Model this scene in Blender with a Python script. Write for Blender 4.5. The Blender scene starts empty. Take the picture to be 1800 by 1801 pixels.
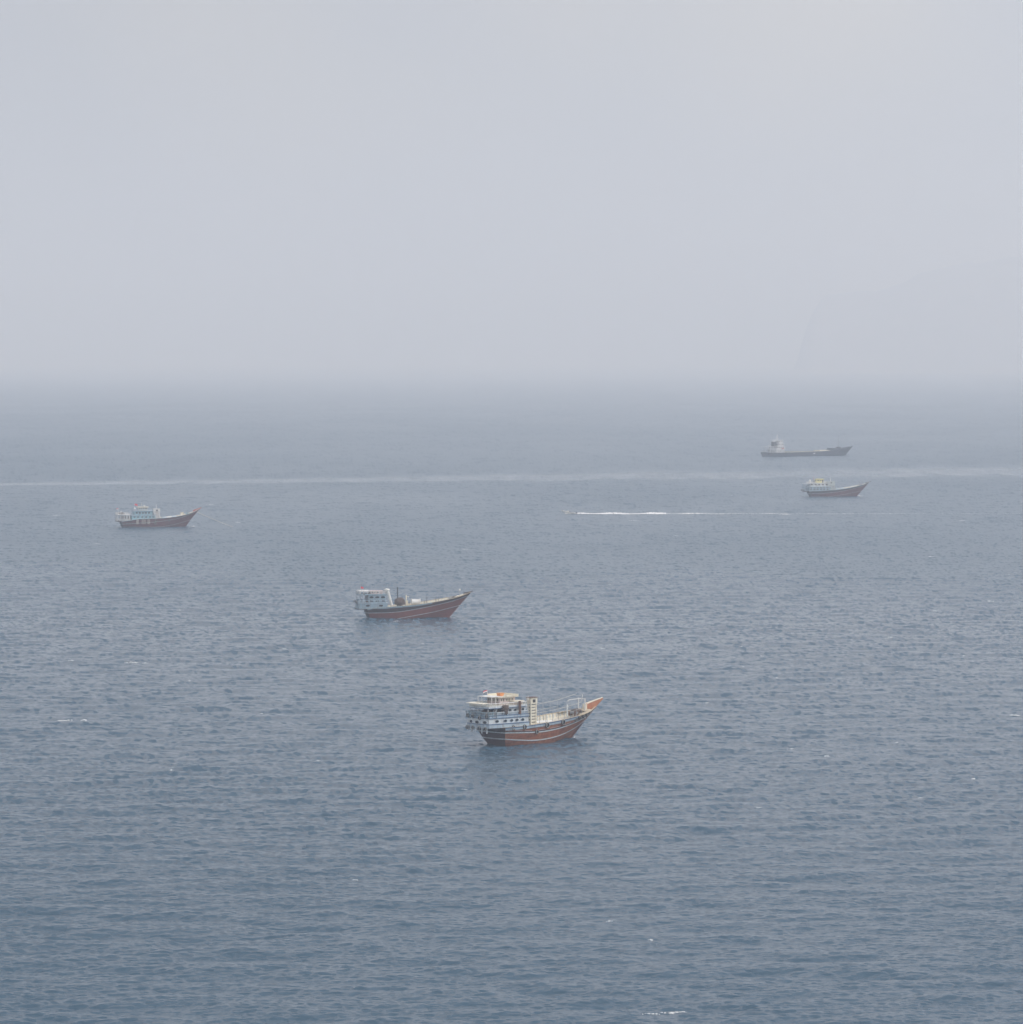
import bpy, math, random
import numpy as np
from mathutils import Matrix, Vector

random.seed(7)
R = math.radians
scene = bpy.context.scene
col = scene.collection

# ------------------------------------------------------------------ camera
CAM_H = 81.5
cam_d = bpy.data.cameras.new("camera")
cam = bpy.data.objects.new("camera", cam_d)
col.objects.link(cam)
cam.location = (0, 0, CAM_H)
cam.rotation_euler = (R(90 - 2.27), 0, 0)
cam_d.sensor_width = 36
cam_d.lens = 138.8
cam_d.clip_start = 1.0
cam_d.clip_end = 80000
scene.camera = cam

# ------------------------------------------------------------------ sky
SUN_EL, SUN_AZ = 50.0, 118.0           # azimuth clockwise from +Y (the view direction)
w = bpy.data.worlds.new("World")
scene.world = w
w.use_nodes = True
nt = w.node_tree
nt.nodes.clear()
N, LK = nt.nodes, nt.links
out = N.new("ShaderNodeOutputWorld")
sky = N.new("ShaderNodeTexSky")
sky.sky_type = 'NISHITA'
sky.sun_disc = False
sky.sun_elevation = R(SUN_EL)
sky.sun_rotation = R(SUN_AZ)
sky.air_density = 1.0
sky.dust_density = 4.0
bg1 = N.new("ShaderNodeBackground")
bg1.inputs[1].default_value = 0.07
LK.new(sky.outputs[0], bg1.inputs[0])
# thin high overcast over the blue: a pale veil, a touch brighter towards the sun
tc = N.new("ShaderNodeTexCoord")
sep = N.new("ShaderNodeSeparateXYZ")
LK.new(tc.outputs['Generated'], sep.inputs[0])
ramp = N.new("ShaderNodeValToRGB")
LK.new(sep.outputs['Z'], ramp.inputs[0])
cr = ramp.color_ramp
cr.elements[0].position = 0.0
cr.elements[0].color = (0.582, 0.592, 0.596, 1)
cr.elements[1].position = 0.07
cr.elements[1].color = (0.596, 0.600, 0.588, 1)
e = cr.elements.new(0.2)
e.color = (0.608, 0.600, 0.638, 1)
e = cr.elements.new(0.5)
e.color = (0.62, 0.632, 0.69, 1)
e = cr.elements.new(1.0)
e.color = (0.61, 0.632, 0.71, 1)
dotn = N.new("ShaderNodeVectorMath")
dotn.operation = 'DOT_PRODUCT'
LK.new(tc.outputs['Generated'], dotn.inputs[0])
dotn.inputs[1].default_value = (math.sin(R(SUN_AZ)), math.cos(R(SUN_AZ)), 0)
ma = N.new("ShaderNodeMath")
ma.operation = 'MULTIPLY_ADD'
ma.inputs[1].default_value = 1.40
ma.inputs[2].default_value = 1.735
LK.new(dotn.outputs['Value'], ma.inputs[0])
bg2 = N.new("ShaderNodeBackground")
lim = N.new("ShaderNodeClamp")
lim.inputs['Min'].default_value = 0.95
lim.inputs['Max'].default_value = 2.1
LK.new(ma.outputs[0], lim.inputs['Value'])
veil = N.new("ShaderNodeTexNoise")                     # very soft, broad unevenness of the veil
veil.inputs['Scale'].default_value = 7.0
veil.inputs['Detail'].default_value = 2.0
vm = N.new("ShaderNodeMapping")
vm.inputs['Location'].default_value = (3.1, 1.7, 0.4)
vm.inputs['Scale'].default_value = (1, 1, 1.6)
LK.new(tc.outputs['Generated'], vm.inputs[0])
LK.new(vm.outputs[0], veil.inputs['Vector'])
vr = N.new("ShaderNodeValToRGB")
vr.color_ramp.elements[0].position = 0.35
vr.color_ramp.elements[0].color = (0.88, 0.91, 0.99, 1)
vr.color_ramp.elements[1].position = 0.65
vr.color_ramp.elements[1].color = (1.07, 1.045, 1.00, 1)
LK.new(veil.outputs['Fac'], vr.inputs[0])
vx = N.new("ShaderNodeMix")
vx.data_type = 'RGBA'
vx.blend_type = 'MULTIPLY'
vx.inputs[0].default_value = 1.0
LK.new(ramp.outputs[0], vx.inputs[6])
LK.new(vr.outputs[0], vx.inputs[7])
LK.new(vx.outputs[2], bg2.inputs[0])
LK.new(lim.outputs[0], bg2.inputs[1])
mix = N.new("ShaderNodeMixShader")
mix.inputs[0].default_value = 0.88
LK.new(bg1.outputs[0], mix.inputs[1])
LK.new(bg2.outputs[0], mix.inputs[2])
LK.new(mix.outputs[0], out.inputs[0])

sd = bpy.data.lights.new("sun", 'SUN')
sd.energy = 1.5
sd.angle = R(12)
sd.color = (1.0, 0.95, 0.87)
sun = bpy.data.objects.new("sun", sd)
col.objects.link(sun)
sun.location = (300, -100, 400)
sv = Vector((math.sin(R(SUN_AZ)) * math.cos(R(SUN_EL)), math.cos(R(SUN_AZ)) * math.cos(R(SUN_EL)), math.sin(R(SUN_EL))))
sun.rotation_euler = sv.to_track_quat('Z', 'Y').to_euler()

vs = scene.view_settings
vs.view_transform = 'Standard'
vs.look = 'None'
vs.exposure = 0.0
vs.gamma = 1.0
vs.use_curve_mapping = False
scene.cycles.volume_bounces = 5
scene.cycles.max_bounces = 6
scene.cycles.use_denoising = True
scene.cycles.denoising_prefilter = 'ACCURATE'
scene.cycles.denoising_input_passes = 'RGB_ALBEDO_NORMAL'


# ------------------------------------------------------------------ materials
def material(name, color, rough=0.6, var=0.25, scale=1.2, stretch=(1, 1, 1), grime=None, grime_amt=0.0,
             bump=0.0, metallic=0.0, bump_scale=None):
    m = bpy.data.materials.new(name)
    m.use_nodes = True
    n, l = m.node_tree.nodes, m.node_tree.links
    p = n['Principled BSDF']
    p.inputs['Roughness'].default_value = rough
    p.inputs['Metallic'].default_value = metallic
    t = n.new("ShaderNodeTexCoord")
    mp = n.new("ShaderNodeMapping")
    mp.inputs['Scale'].default_value = stretch
    l.new(t.outputs['Object'], mp.inputs[0])
    no = n.new("ShaderNodeTexNoise")
    no.inputs['Scale'].default_value = scale
    no.inputs['Detail'].default_value = 6
    no.inputs['Roughness'].default_value = 0.65
    l.new(mp.outputs[0], no.inputs['Vector'])
    rp = n.new("ShaderNodeValToRGB")
    lo = tuple(c * (1 - var) for c in color)
    hi = tuple(min(1, c * (1 + var * 0.7)) for c in color)
    rp.color_ramp.elements[0].position = 0.32
    rp.color_ramp.elements[0].color = (*lo, 1)
    rp.color_ramp.elements[1].position = 0.68
    rp.color_ramp.elements[1].color = (*hi, 1)
    l.new(no.outputs['Fac'], rp.inputs[0])
    src = rp.outputs[0]
    if grime:
        g = n.new("ShaderNodeTexNoise")
        g.inputs['Scale'].default_value = 1.0
        g.inputs['Detail'].default_value = 5
        mg = n.new("ShaderNodeMapping")
        mg.inputs['Scale'].default_value = (1.6, 1.6, 0.35)      # runs hang down
        l.new(t.outputs['Object'], mg.inputs[0])
        l.new(mg.outputs[0], g.inputs['Vector'])
        gr = n.new("ShaderNodeValToRGB")
        gr.color_ramp.elements[0].position = 0.46
        gr.color_ramp.elements[0].color = (0, 0, 0, 1)
        gr.color_ramp.elements[1].position = 0.64
        gr.color_ramp.elements[1].color = (grime_amt,) * 3 + (1,)
        l.new(g.outputs['Fac'], gr.inputs[0])
        mx = n.new("ShaderNodeMix")
        mx.data_type = 'RGBA'
        l.new(gr.outputs[0], mx.inputs[0])
        l.new(src, mx.inputs[6])
        mx.inputs[7].default_value = (*grime, 1)
        src = mx.outputs[2]
    l.new(src, p.inputs['Base Color'])
    if bump:
        b = n.new("ShaderNodeBump")
        b.inputs['Distance'].default_value = bump
        nb = n.new("ShaderNodeTexNoise")
        nb.inputs['Scale'].default_value = bump_scale or scale * 2
        nb.inputs['Detail'].default_value = 4
        l.new(t.outputs['Object'], nb.inputs['Vector'])
        l.new(nb.outputs['Fac'], b.inputs['Height'])
        l.new(b.outputs[0], p.inputs['Normal'])
    return m


RUST = (0.16, 0.07, 0.035)
M = {
    'hull_red': material('weathered_red_brown_planks', (0.265, 0.080, 0.032), 0.6, 0.6, 0.7, (0.5, 0.5, 4), (0.38, 0.17, 0.09), 0.7, 0.02),
    'hull_red2': material('faded_red_hull_paint', (0.195, 0.055, 0.042), 0.6, 0.3, 0.9, (0.5, 0.5, 3), (0.15, 0.04, 0.03), 0.6, 0.02),
    'hull_maroon': material('dull_maroon_hull_paint', (0.135, 0.036, 0.045), 0.6, 0.3, 0.9, (0.5, 0.5, 3), (0.25, 0.10, 0.08), 0.4, 0.02),
    'hull_dark': material('dark_tarred_planks', (0.028, 0.016, 0.018), 0.6, 0.4, 0.9, (0.5, 0.5, 4), (0.10, 0.04, 0.03), 0.5, 0.02),
    'transom_shade': material('shade_painted_transom_planks', (0.07, 0.022, 0.020), 0.65, 0.35, 0.9, (0.5, 0.5, 4), (0.04, 0.02, 0.02), 0.5, 0.02),  # darker than the sides: shade of the stern put into the plank colour
    'bottom_red': material('dark_red_bottom_paint', (0.10, 0.022, 0.028), 0.5, 0.3, 1.0),
    'light_blue': material('chalky_light_blue_paint', (0.40, 0.50, 0.57), 0.55, 0.14, 1.2, (1, 1, 1), RUST, 0.35),
    'pale_blue': material('pale_blue_white_paint', (0.62, 0.67, 0.68), 0.55, 0.12, 1.2, (1, 1, 1), (0.28, 0.22, 0.16), 0.40),
    'teal_blue': material('faded_turquoise_paint', (0.25, 0.47, 0.53), 0.55, 0.2, 1.2, (1, 1, 1), RUST, 0.3),
    'grey_blue': material('grey_blue_paint', (0.27, 0.38, 0.44), 0.55, 0.15, 1.2, (1, 1, 1), RUST, 0.3),
    'blue_trim': material('strong_blue_trim_paint', (0.045, 0.115, 0.24), 0.5, 0.2, 2.0),
    'white': material('white_paint', (0.76, 0.76, 0.73), 0.5, 0.10, 1.5, (1, 1, 1), (0.4, 0.27, 0.16), 0.4),
    'cream': material('cream_paint', (0.79, 0.74, 0.59), 0.55, 0.12, 1.5, (1, 1, 1), (0.38, 0.24, 0.12), 0.35),
    'yellow': material('pale_yellow_paint', (0.78, 0.72, 0.33), 0.55, 0.10, 1.5),
    'pale_green': material('pale_green_paint', (0.53, 0.58, 0.55), 0.55, 0.12, 1.5, (1, 1, 1), RUST, 0.3),
    'pinkish': material('dusty_pink_cabin_paint', (0.55, 0.45, 0.43), 0.6, 0.12, 1.5, (1, 1, 1), (0.3, 0.2, 0.15), 0.4),
    'deck_wood': material('bleached_deck_planks', (0.56, 0.47, 0.33), 0.8, 0.25, 1.0, (0.6, 5, 1), (0.3, 0.2, 0.1), 0.35),
    'deck_pale': material('pale_painted_deck', (0.66, 0.62, 0.52), 0.75, 0.2, 1.0, (0.6, 5, 1), (0.38, 0.28, 0.2), 0.4),
    'orange_wood': material('orange_varnished_stem_wood', (0.46, 0.165, 0.075), 0.5, 0.2, 1.5, (1, 1, 1), (0.6, 0.3, 0.15), 0.4),
    'red_stem': material('faded_red_stem_paint', (0.33, 0.085, 0.065), 0.6, 0.2, 1.5),
    'brown_wood': material('brown_timber', (0.15, 0.075, 0.045), 0.7, 0.35, 1.5, (1, 1, 0.3)),
    'net': material('brown_fishing_net', (0.115, 0.082, 0.065), 0.95, 0.5, 3.0, bump=0.06, bump_scale=5),
    'tarp_white': material('white_tarpaulin', (0.72, 0.71, 0.66), 0.7, 0.12, 1.2, bump=0.1, bump_scale=1.4),
    'tarp_grey': material('grey_blue_tarpaulin', (0.45, 0.52, 0.56), 0.7, 0.2, 1.2, bump=0.1, bump_scale=1.4),
    'tyre': material('black_tyre_rubber', (0.018, 0.018, 0.020), 0.8, 0.3, 4),
    'glass': material('dark_window_glass', (0.018, 0.024, 0.032), 0.15, 0.2, 2),
    'shadow_in': material('opening_shade_colour', (0.035, 0.038, 0.042), 0.9, 0.3, 2),  # near-black colour standing in for the shade inside openings
    'steel': material('dull_steel', (0.28, 0.29, 0.30), 0.5, 0.25, 2, metallic=0.2),
    'dark_steel': material('dark_painted_steel', (0.035, 0.037, 0.042), 0.55, 0.3, 2),
    'rope': material('pale_rope', (0.56, 0.54, 0.48), 0.9, 0.2, 3),
    'orange': material('orange_plastic', (0.72, 0.30, 0.10), 0.5, 0.15, 2),
    'flag_red': material('red_flag_cloth', (0.62, 0.03, 0.05), 0.8, 0.15, 2),
    'flag_white': material('white_flag_cloth', (0.80, 0.80, 0.78), 0.8, 0.05, 2),
    'flag_black': material('black_flag_cloth', (0.02, 0.02, 0.02), 0.8, 0.05, 2),
    'ship_hull': material('dark_grey_ship_paint', (0.022, 0.034, 0.060), 0.6, 0.2, 0.4),
    'ship_white': material('off_white_ship_paint', (0.70, 0.71, 0.70), 0.5, 0.10, 0.5, (1, 1, 1), RUST, 0.15),
    'ship_red': material('red_safety_paint', (0.45, 0.05, 0.05), 0.5, 0.2, 1),
    'ship_deck': material('dull_green_grey_deck', (0.15, 0.17, 0.16), 0.8, 0.2, 0.6),
    'skin': material('brown_skin', (0.24, 0.12, 0.075), 0.6, 0.1, 4),
    'shirt': material('white_shirt_cloth', (0.75, 0.75, 0.73), 0.8, 0.08, 6),
    'dark_cloth': material('dark_trouser_cloth', (0.03, 0.035, 0.05), 0.9, 0.2, 6),
    'hair': material('black_hair', (0.012, 0.010, 0.009), 0.6, 0.2, 8),
    'fibreglass': material('cream_white_fibreglass', (0.80, 0.78, 0.70), 0.35, 0.06, 1.5),
}


# ------------------------------------------------------------------ mesh helpers
class MB:
    def __init__(s):
        s.v, s.f = [], []

    def add(s, vs, fs):
        o = len(s.v)
        s.v += [tuple(p) for p in vs]
        s.f += [tuple(i + o for i in f) for f in fs]
        return s

    def box(s, x0, x1, y0, y1, z0, z1):
        v = [(x, y, z) for z in (z0, z1) for y in (y0, y1) for x in (x0, x1)]
        return s.add(v, [(0, 2, 3, 1), (4, 5, 7, 6), (0, 1, 5, 4), (2, 6, 7, 3), (0, 4, 6, 2), (1, 3, 7, 5)])

    def tube(s, pts, r, n=6, r1=None):
        pts = [Vector(p) for p in pts]
        rings = []
        m = len(pts)
        for i, p in enumerate(pts):
            d = (pts[min(i + 1, m - 1)] - pts[max(i - 1, 0)]).normalized()
            a = Vector((0, 0, 1)) if abs(d.z) < 0.9 else Vector((1, 0, 0))
            u = d.cross(a).normalized()
            w_ = d.cross(u).normalized()
            rr = r if r1 is None else r + (r1 - r) * i / max(1, m - 1)
            rings.append([p + u * rr * math.cos(2 * math.pi * k / n) + w_ * rr * math.sin(2 * math.pi * k / n) for k in range(n)])
        v = [q for rg in rings for q in rg]
        f = []
        for i in range(m - 1):
            for k in range(n):
                k2 = (k + 1) % n
                f.append((i * n + k, i * n + k2, (i + 1) * n + k2, (i + 1) * n + k))
        f.append(tuple(range(n))[::-1])
        f.append(tuple((m - 1) * n + k for k in range(n)))
        return s.add(v, f)

    def prism(s, outline, z0, z1, top_scale=None):
        n = len(outline)
        zf0 = z0 if callable(z0) else (lambda x, y: z0)
        zf1 = z1 if callable(z1) else (lambda x, y: z1)
        v = [(x, y, zf0(x, y)) for x, y in outline] + [(x, y, zf1(x, y)) for x, y in outline]
        f = [(i, (i + 1) % n, n + (i + 1) % n, n + i) for i in range(n)]
        f += [tuple(range(n))[::-1], tuple(range(n, 2 * n))]
        return s.add(v, f)

    def blob(s, c, r, seed=0, nu=14, nv=9, rough=0.15, flat_bottom=True):
        rnd = random.Random(seed)
        ph = [rnd.uniform(0, 6.28) for _ in range(6)]
        v, f = [], []
        for j in range(nv + 1):
            th = math.pi * j / nv
            for i in range(nu):
                a = 2 * math.pi * i / nu
                k = 1 + rough * (math.sin(3 * a + ph[0] + 2 * th) + math.sin(5 * a + ph[1] - 3 * th) * 0.6 + math.sin(2 * a + 4 * th + ph[2]) * 0.7) * math.sin(th)
                z = math.cos(th) * k
                if flat_bottom:
                    z = max(z, -0.55)
                v.append((c[0] + r[0] * math.sin(th) * math.cos(a) * k, c[1] + r[1] * math.sin(th) * math.sin(a) * k, c[2] + r[2] * z))
        for j in range(nv):
            for i in range(nu):
                i2 = (i + 1) % nu
                f.append((j * nu + i, (j + 1) * nu + i, (j + 1) * nu + i2, j * nu + i2))
        return s.add(v, f)

    def torus(s, c, ax, R0, r, nu=16, nv=7, sx=1.0):
        """ring of radius R0 about axis ax"""
        ax = Vector(ax).normalized()
        up = Vector((0, 0, 1)) if abs(ax.z) < 0.9 else Vector((1, 0, 0))
        e1 = ax.cross(up).normalized()
        e2 = ax.cross(e1).normalized()
        v, f = [], []
        c = Vector(c)
        for i in range(nu):
            a = 2 * math.pi * i / nu
            d = e1 * math.cos(a) * sx + e2 * math.sin(a)
            for j in range(nv):
                b = 2 * math.pi * j / nv
                v.append(c + d * R0 + (d * math.cos(b) + ax * math.sin(b)) * r)
        for i in range(nu):
            for j in range(nv):
                f.append((i * nv + j, ((i + 1) % nu) * nv + j, ((i + 1) % nu) * nv + (j + 1) % nv, i * nv + (j + 1) % nv))
        return s.add(v, f)

    def oval(s, c, nrm, rx, rz, depth, n=16):
        """solid oval plate whose face looks along nrm (horizontal)"""
        nrm = Vector(nrm).normalized()
        t = Vector((-nrm.y, nrm.x, 0))
        c = Vector(c)
        v = []
        for d in (0.0, depth):
            for i in range(n):
                a = 2 * math.pi * i / n
                v.append(c + nrm * d + t * rx * math.cos(a) + Vector((0, 0, rz * math.sin(a))))
        f = [(i, (i + 1) % n, n + (i + 1) % n, n + i) for i in range(n)]
        f += [tuple(range(n))[::-1], tuple(range(n, 2 * n))]
        return s.add(v, f)

    def build(s, name, mat, parent=None, angle=35, **props):
        me = bpy.data.meshes.new(name)
        me.from_pydata(s.v, [], s.f)
        me.validate()
        me.update()
        if angle:
            me.polygons.foreach_set('use_smooth', [True] * len(me.polygons))
            me.set_sharp_from_angle(angle=R(angle))
        me.materials.append(M[mat] if isinstance(mat, str) else mat)
        o = bpy.data.objects.new(name, me)
        col.objects.link(o)
        if parent:
            o.parent = parent
        for k, v in props.items():
            o[k] = v
        return o


def thing(name, label, cat, loc, rz=0.0, group=None, ry=0.0, rx=0.0, size=1.0):
    o = bpy.data.objects.new(name, None)
    o.empty_display_size = 2
    col.objects.link(o)
    o.location = loc
    o.rotation_euler = (rx, ry, rz)
    o.scale = (size,) * 3
    o['label'] = label
    o['category'] = cat
    if group:
        o['group'] = group
    return o


def on(boat, loc, mb, name, mat, label, cat, group=None, rot=None):
    """a thing that rests on / hangs from a boat, built about its own base, placed in the world"""
    o = mb.build(name, mat)
    m = boat.matrix_basis @ Matrix.Translation(loc)
    if rot:
        m = m @ rot
    o.matrix_basis = m
    o['label'] = label
    o['category'] = cat
    if group:
        o['group'] = group
    return o


def smooth_interp(tab):
    xs = [a for a, b in tab]
    ys = [b for a, b in tab]

    def f(x):
        if x <= xs[0]:
            return ys[0]
        if x >= xs[-1]:
            return ys[-1]
        i = max(k for k in range(len(xs)) if xs[k] <= x)
        i = min(i, len(xs) - 2)

        def sl(k):
            a, b = max(k - 1, 0), min(k + 1, len(xs) - 1)
            return (ys[b] - ys[a]) / (xs[b] - xs[a])
        h = xs[i + 1] - xs[i]
        t = (x - xs[i]) / h
        return ((2 * t ** 3 - 3 * t ** 2 + 1) * ys[i] + (t ** 3 - 2 * t * t + t) * h * sl(i)
                + (-2 * t ** 3 + 3 * t * t) * ys[i + 1] + (t ** 3 - t * t) * h * sl(i + 1))
    return f


# ------------------------------------------------------------------ dhow hull
class Hull:
    """x = metres forward of the transom top, y = to port, z = above the waterline"""
    NU = 44
    BREADTH = [(0, .84), (.12, .92), (.35, 1.0), (.55, .97), (.7, .86), (.82, .64), (.91, .36), (.97, .13), (1, .02)]

    def __init__(s, L, B, sheer, stern_bot, bow_bot, zb=-1.6, stem_pow=1.05, breadth=None, tr_round=0.5, stern_e=.5, stern_pow=None):
        s.L, s.B, s.zb = L, B, zb
        s.sheer = smooth_interp(sheer)
        s.sb, s.bb, s.p = stern_bot, bow_bot, stem_pow
        s.ps = stern_pow or stem_pow
        s.hb = smooth_interp(breadth or s.BREADTH)
        s.ex = smooth_interp([(0, stern_e), (.15, stern_e * .6), (.4, .17), (.65, .28), (.85, .6), (1, 1.0)])
        s.tr = tr_round
        s.cols = [('s', 1, 1 - i / s.NU) for i in range(s.NU + 1)] + \
                 [('t', 0, q) for q in (1, .75, .4, 0, -.4, -.75, -1)] + \
                 [('s', -1, i / s.NU) for i in range(s.NU + 1)]

    def side(s, u, z, sgn, off=0.0):
        zs = s.sheer(u * s.L)
        v = max(0.0, min(1.3, (z - s.zb) / (zs - s.zb)))
        sg = u * s.L
        sbot = s.sb + (s.bb - s.sb) * u
        pw = s.ps + (s.p - s.ps) * min(1, u * 1.6)
        x = sbot + (sg - sbot) * (v ** pw if v > 0 else 0)
        y = s.B / 2 * s.hb(u) * (v ** s.ex(u) if v > 0 else 0)
        return x, sgn * (y + off)

    def pt(s, c, z, off=0.0):
        kind, sgn, q = c
        if kind == 's':
            x, y = s.side(q, z, sgn, off * (1 if q < .97 else (1 - q) / .03))
            return (x + (off if q > .97 else 0), y, z)
        x, y = s.side(0, z, 1, off)
        return (x - s.tr * (1 - q * q) - off, y * q, z)

    def strip(s, mb, zlo, zhi, off=0.0, rows=1, cols=None):
        cols = cols or s.cols
        g = []
        for c in cols:
            sref = (c[2] * s.L) if c[0] == 's' else 0.0
            a, b = zlo(sref), zhi(sref)
            g.append([s.pt(c, a + (b - a) * j / rows, off) for j in range(rows + 1)])
        n = rows + 1
        v = [p for c in g for p in c]
        f = []
        for i in range(len(g) - 1):
            for j in range(rows):
                f.append((i * n + j, i * n + j + 1, (i + 1) * n + j + 1, (i + 1) * n + j))
        mb.add(v, f)

    def band(s, name, mat, parent, zlo, zhi, off=0.06, cols=None, **kw):
        """a plank standing proud of the hull: outer face plus its upper and lower edge"""
        cols = cols or s.cols
        mb = MB()
        v, f = [], []
        for c in cols:
            sref = (c[2] * s.L) if c[0] == 's' else 0.0
            a, b = zlo(sref), zhi(sref)
            v += [s.pt(c, a, -0.02), s.pt(c, a, off), s.pt(c, b, off), s.pt(c, b, -0.02)]
        for i in range(len(cols) - 1):
            for j in range(3):
                f.append((i * 4 + j, i * 4 + j + 1, (i + 1) * 4 + j + 1, (i + 1) * 4 + j))
        mb.add(v, f)
        return mb.build(name, mat, parent, 40, **kw)

    def part(s, which, lo=0.0, hi=1.0):
        """columns of one stretch"""
        if which == 'transom':
            return [c for c in s.cols if c[0] == 't']
        sg = 1 if which == 'port' else -1
        return [c for c in s.cols if c[0] == 's' and c[1] == sg and lo - 1e-6 <= c[2] <= hi + 1e-6]


def offset_f(f, d):
    return lambda x: f(x) + d


def build_hull(root, H, mats, deck_drop=1.0, stripe1=None, stripe2=None, upper=None, s1w=0.22, s2w=0.2,
               trim_from=0.0, dark_line=True, deck='deck_pale', lining='cream', band_w=0.55, band_mat='light_blue', trim='blue_trim',
               band_to=0.8, rail='brown_wood'):
    sh = H.sheer
    mb = MB()
    H.strip(mb, lambda x: H.zb, sh, rows=12, cols=H.part('port'))
    H.strip(mb, lambda x: H.zb, sh, rows=12, cols=H.part('starboard'))
    hull = mb.build('hull', mats['hull'], root, 50)
    mb = MB()
    H.strip(mb, lambda x: H.zb, sh, rows=12, cols=H.part('transom'))
    mb.build('transom', mats.get('transom', mats['hull']), root, 50)
    if upper:                                         # darker topsides between stripe 1 and the gunwale
        for w_ in ('port', 'starboard'):
            H.band('topside_planking', upper, root, offset_f(stripe1, s1w), lambda x: sh(x) - 0.02, 0.025, H.part(w_))
    if mats.get('bottom') and stripe2:
        for w_ in ('port', 'transom', 'starboard'):
            H.band('bottom_planking', mats['bottom'], root, lambda x: H.zb + .3, lambda x: max(stripe2(x), H.zb + .35), 0.02, H.part(w_))
    if stripe1:
        H.band('white_stripe', 'pale_blue', root, stripe1, offset_f(stripe1, s1w), 0.09)
        if dark_line:
            H.band('black_wale', 'dark_steel', root, offset_f(stripe1, s1w), offset_f(stripe1, s1w + .16), 0.12)
    if stripe2:
        H.band('waterline_stripe', 'pale_blue', root, stripe2, offset_f(stripe2, s2w), 0.05)
    if band_w:
        for w_ in ('port', 'starboard'):
            c = H.part(w_, 0, band_to)
            H.band('rubbing_strake', band_mat, root, lambda x: sh(x) - band_w, lambda x: sh(x) - .10, 0.16, c)
            H.band('trim_plank', trim, root, lambda x: sh(x) - .10, lambda x: sh(x) + .08, 0.20, c)
    # lining of the bulwark, capping rail, deck
    mb = MB()
    for w_, sg in (('port', 1), ('starboard', -1)):
        cs = [c for c in H.part(w_) if c[2] <= .975]
        v, f = [], []
        for c in cs:
            zt = sh(c[2] * H.L)
            xl, yl = H.side(c[2], zt - deck_drop, sg)
            x, y = H.side(c[2], zt, sg)
            v += [(xl, max(abs(yl) - .2, .01) * sg, zt - deck_drop - .03), (x, max(abs(y) - .16, .01) * sg, zt - .01)]
        for i in range(len(cs) - 1):
            f.append((i * 2, i * 2 + 1, i * 2 + 3, i * 2 + 2))
        mb.add(v, f)
    mb.build('bulwark_lining', lining, root)
    mb = MB()
    for w_, sg in (('port', 1), ('starboard', -1)):
        cs = H.part(w_)
        v, f = [], []
        for c in cs:
            z = sh(c[2] * H.L)
            x, y = H.side(c[2], z, sg)
            yi = max(abs(y) - .24, 0.0) * sg
            yo = (abs(y) + .10) * sg
            v += [(x, yi, z), (x, yo, z), (x, yo, z + .12), (x, yi, z + .12)]
        for i in range(len(cs) - 1):
            for j in range(4):
                f.append((i * 4 + j, i * 4 + (j + 1) % 4, (i + 1) * 4 + (j + 1) % 4, (i + 1) * 4 + j))
        mb.add(v, f)
    mb.build('capping_rail', rail, root)
    mb = MB()                                         # ribs standing inside the bulwark
    for sg in (1, -1):
        x = 8.0
        while x < H.L * .82:
            u = x / H.L
            z = sh(x)
            _, y = H.side(u, z - deck_drop, sg)
            yy = max(abs(y) - .24, .1)
            mb.box(x, x + .16, (yy - .12) * sg, (yy + .02) * sg, z - deck_drop, z + .03)
            x += .85
    mb.build('bulwark_ribs', 'pale_blue', root, kind='stuff')
    v, f = [], []
    n = 30
    for i in range(n + 1):
        u = .965 * i / n
        z = sh(u * H.L)
        x, y = H.side(u, z - deck_drop, 1)
        yi = max(abs(y) - .12, .02)
        v += [(x, -yi, z - deck_drop), (x, 0, z - deck_drop + .08), (x, yi, z - deck_drop)]
    for i in range(n):
        for j in range(2):
            f.append((i * 3 + j, i * 3 + j + 1, i * 3 + j + 4, i * 3 + j + 3))
    MB().add(v, f).build('deck', deck, root)
    return hull


def taper(x0, x1, w0, w1, aft_round=0.5, inset=0.0):
    """plan outline (counter-clockwise from above) of a house that widens forward"""
    x0, x1, w0, w1 = x0 + inset, x1 - inset, w0 - inset, w1 - inset
    xm = x0 + (x1 - x0) * .45
    wm = w0 + (w1 - w0) * .72
    return [(x0, -w0), (xm, -wm), (x1, -w1), (x1, w1), (xm, wm), (x0, w0), (x0 - aft_round, 0)]


def wall_point(outline, x, side):
    """point and outward normal on the starboard (-1) or port (1) wall at x"""
    pts = outline[0:3] if side < 0 else outline[3:6][::-1]
    for a, b in zip(pts[:-1], pts[1:]):
        if a[0] - 1e-6 <= x <= b[0] + 1e-6:
            t = (x - a[0]) / (b[0] - a[0])
            y = a[1] + (b[1] - a[1]) * t
            d = Vector((b[0] - a[0], b[1] - a[1], 0)).normalized()
            n = Vector((d.y, -d.x, 0)) if side < 0 else Vector((-d.y, d.x, 0))
            return Vector((x, y, 0)), n
    return Vector((x, pts[-1][1], 0)), Vector((0, side, 0))


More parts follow.
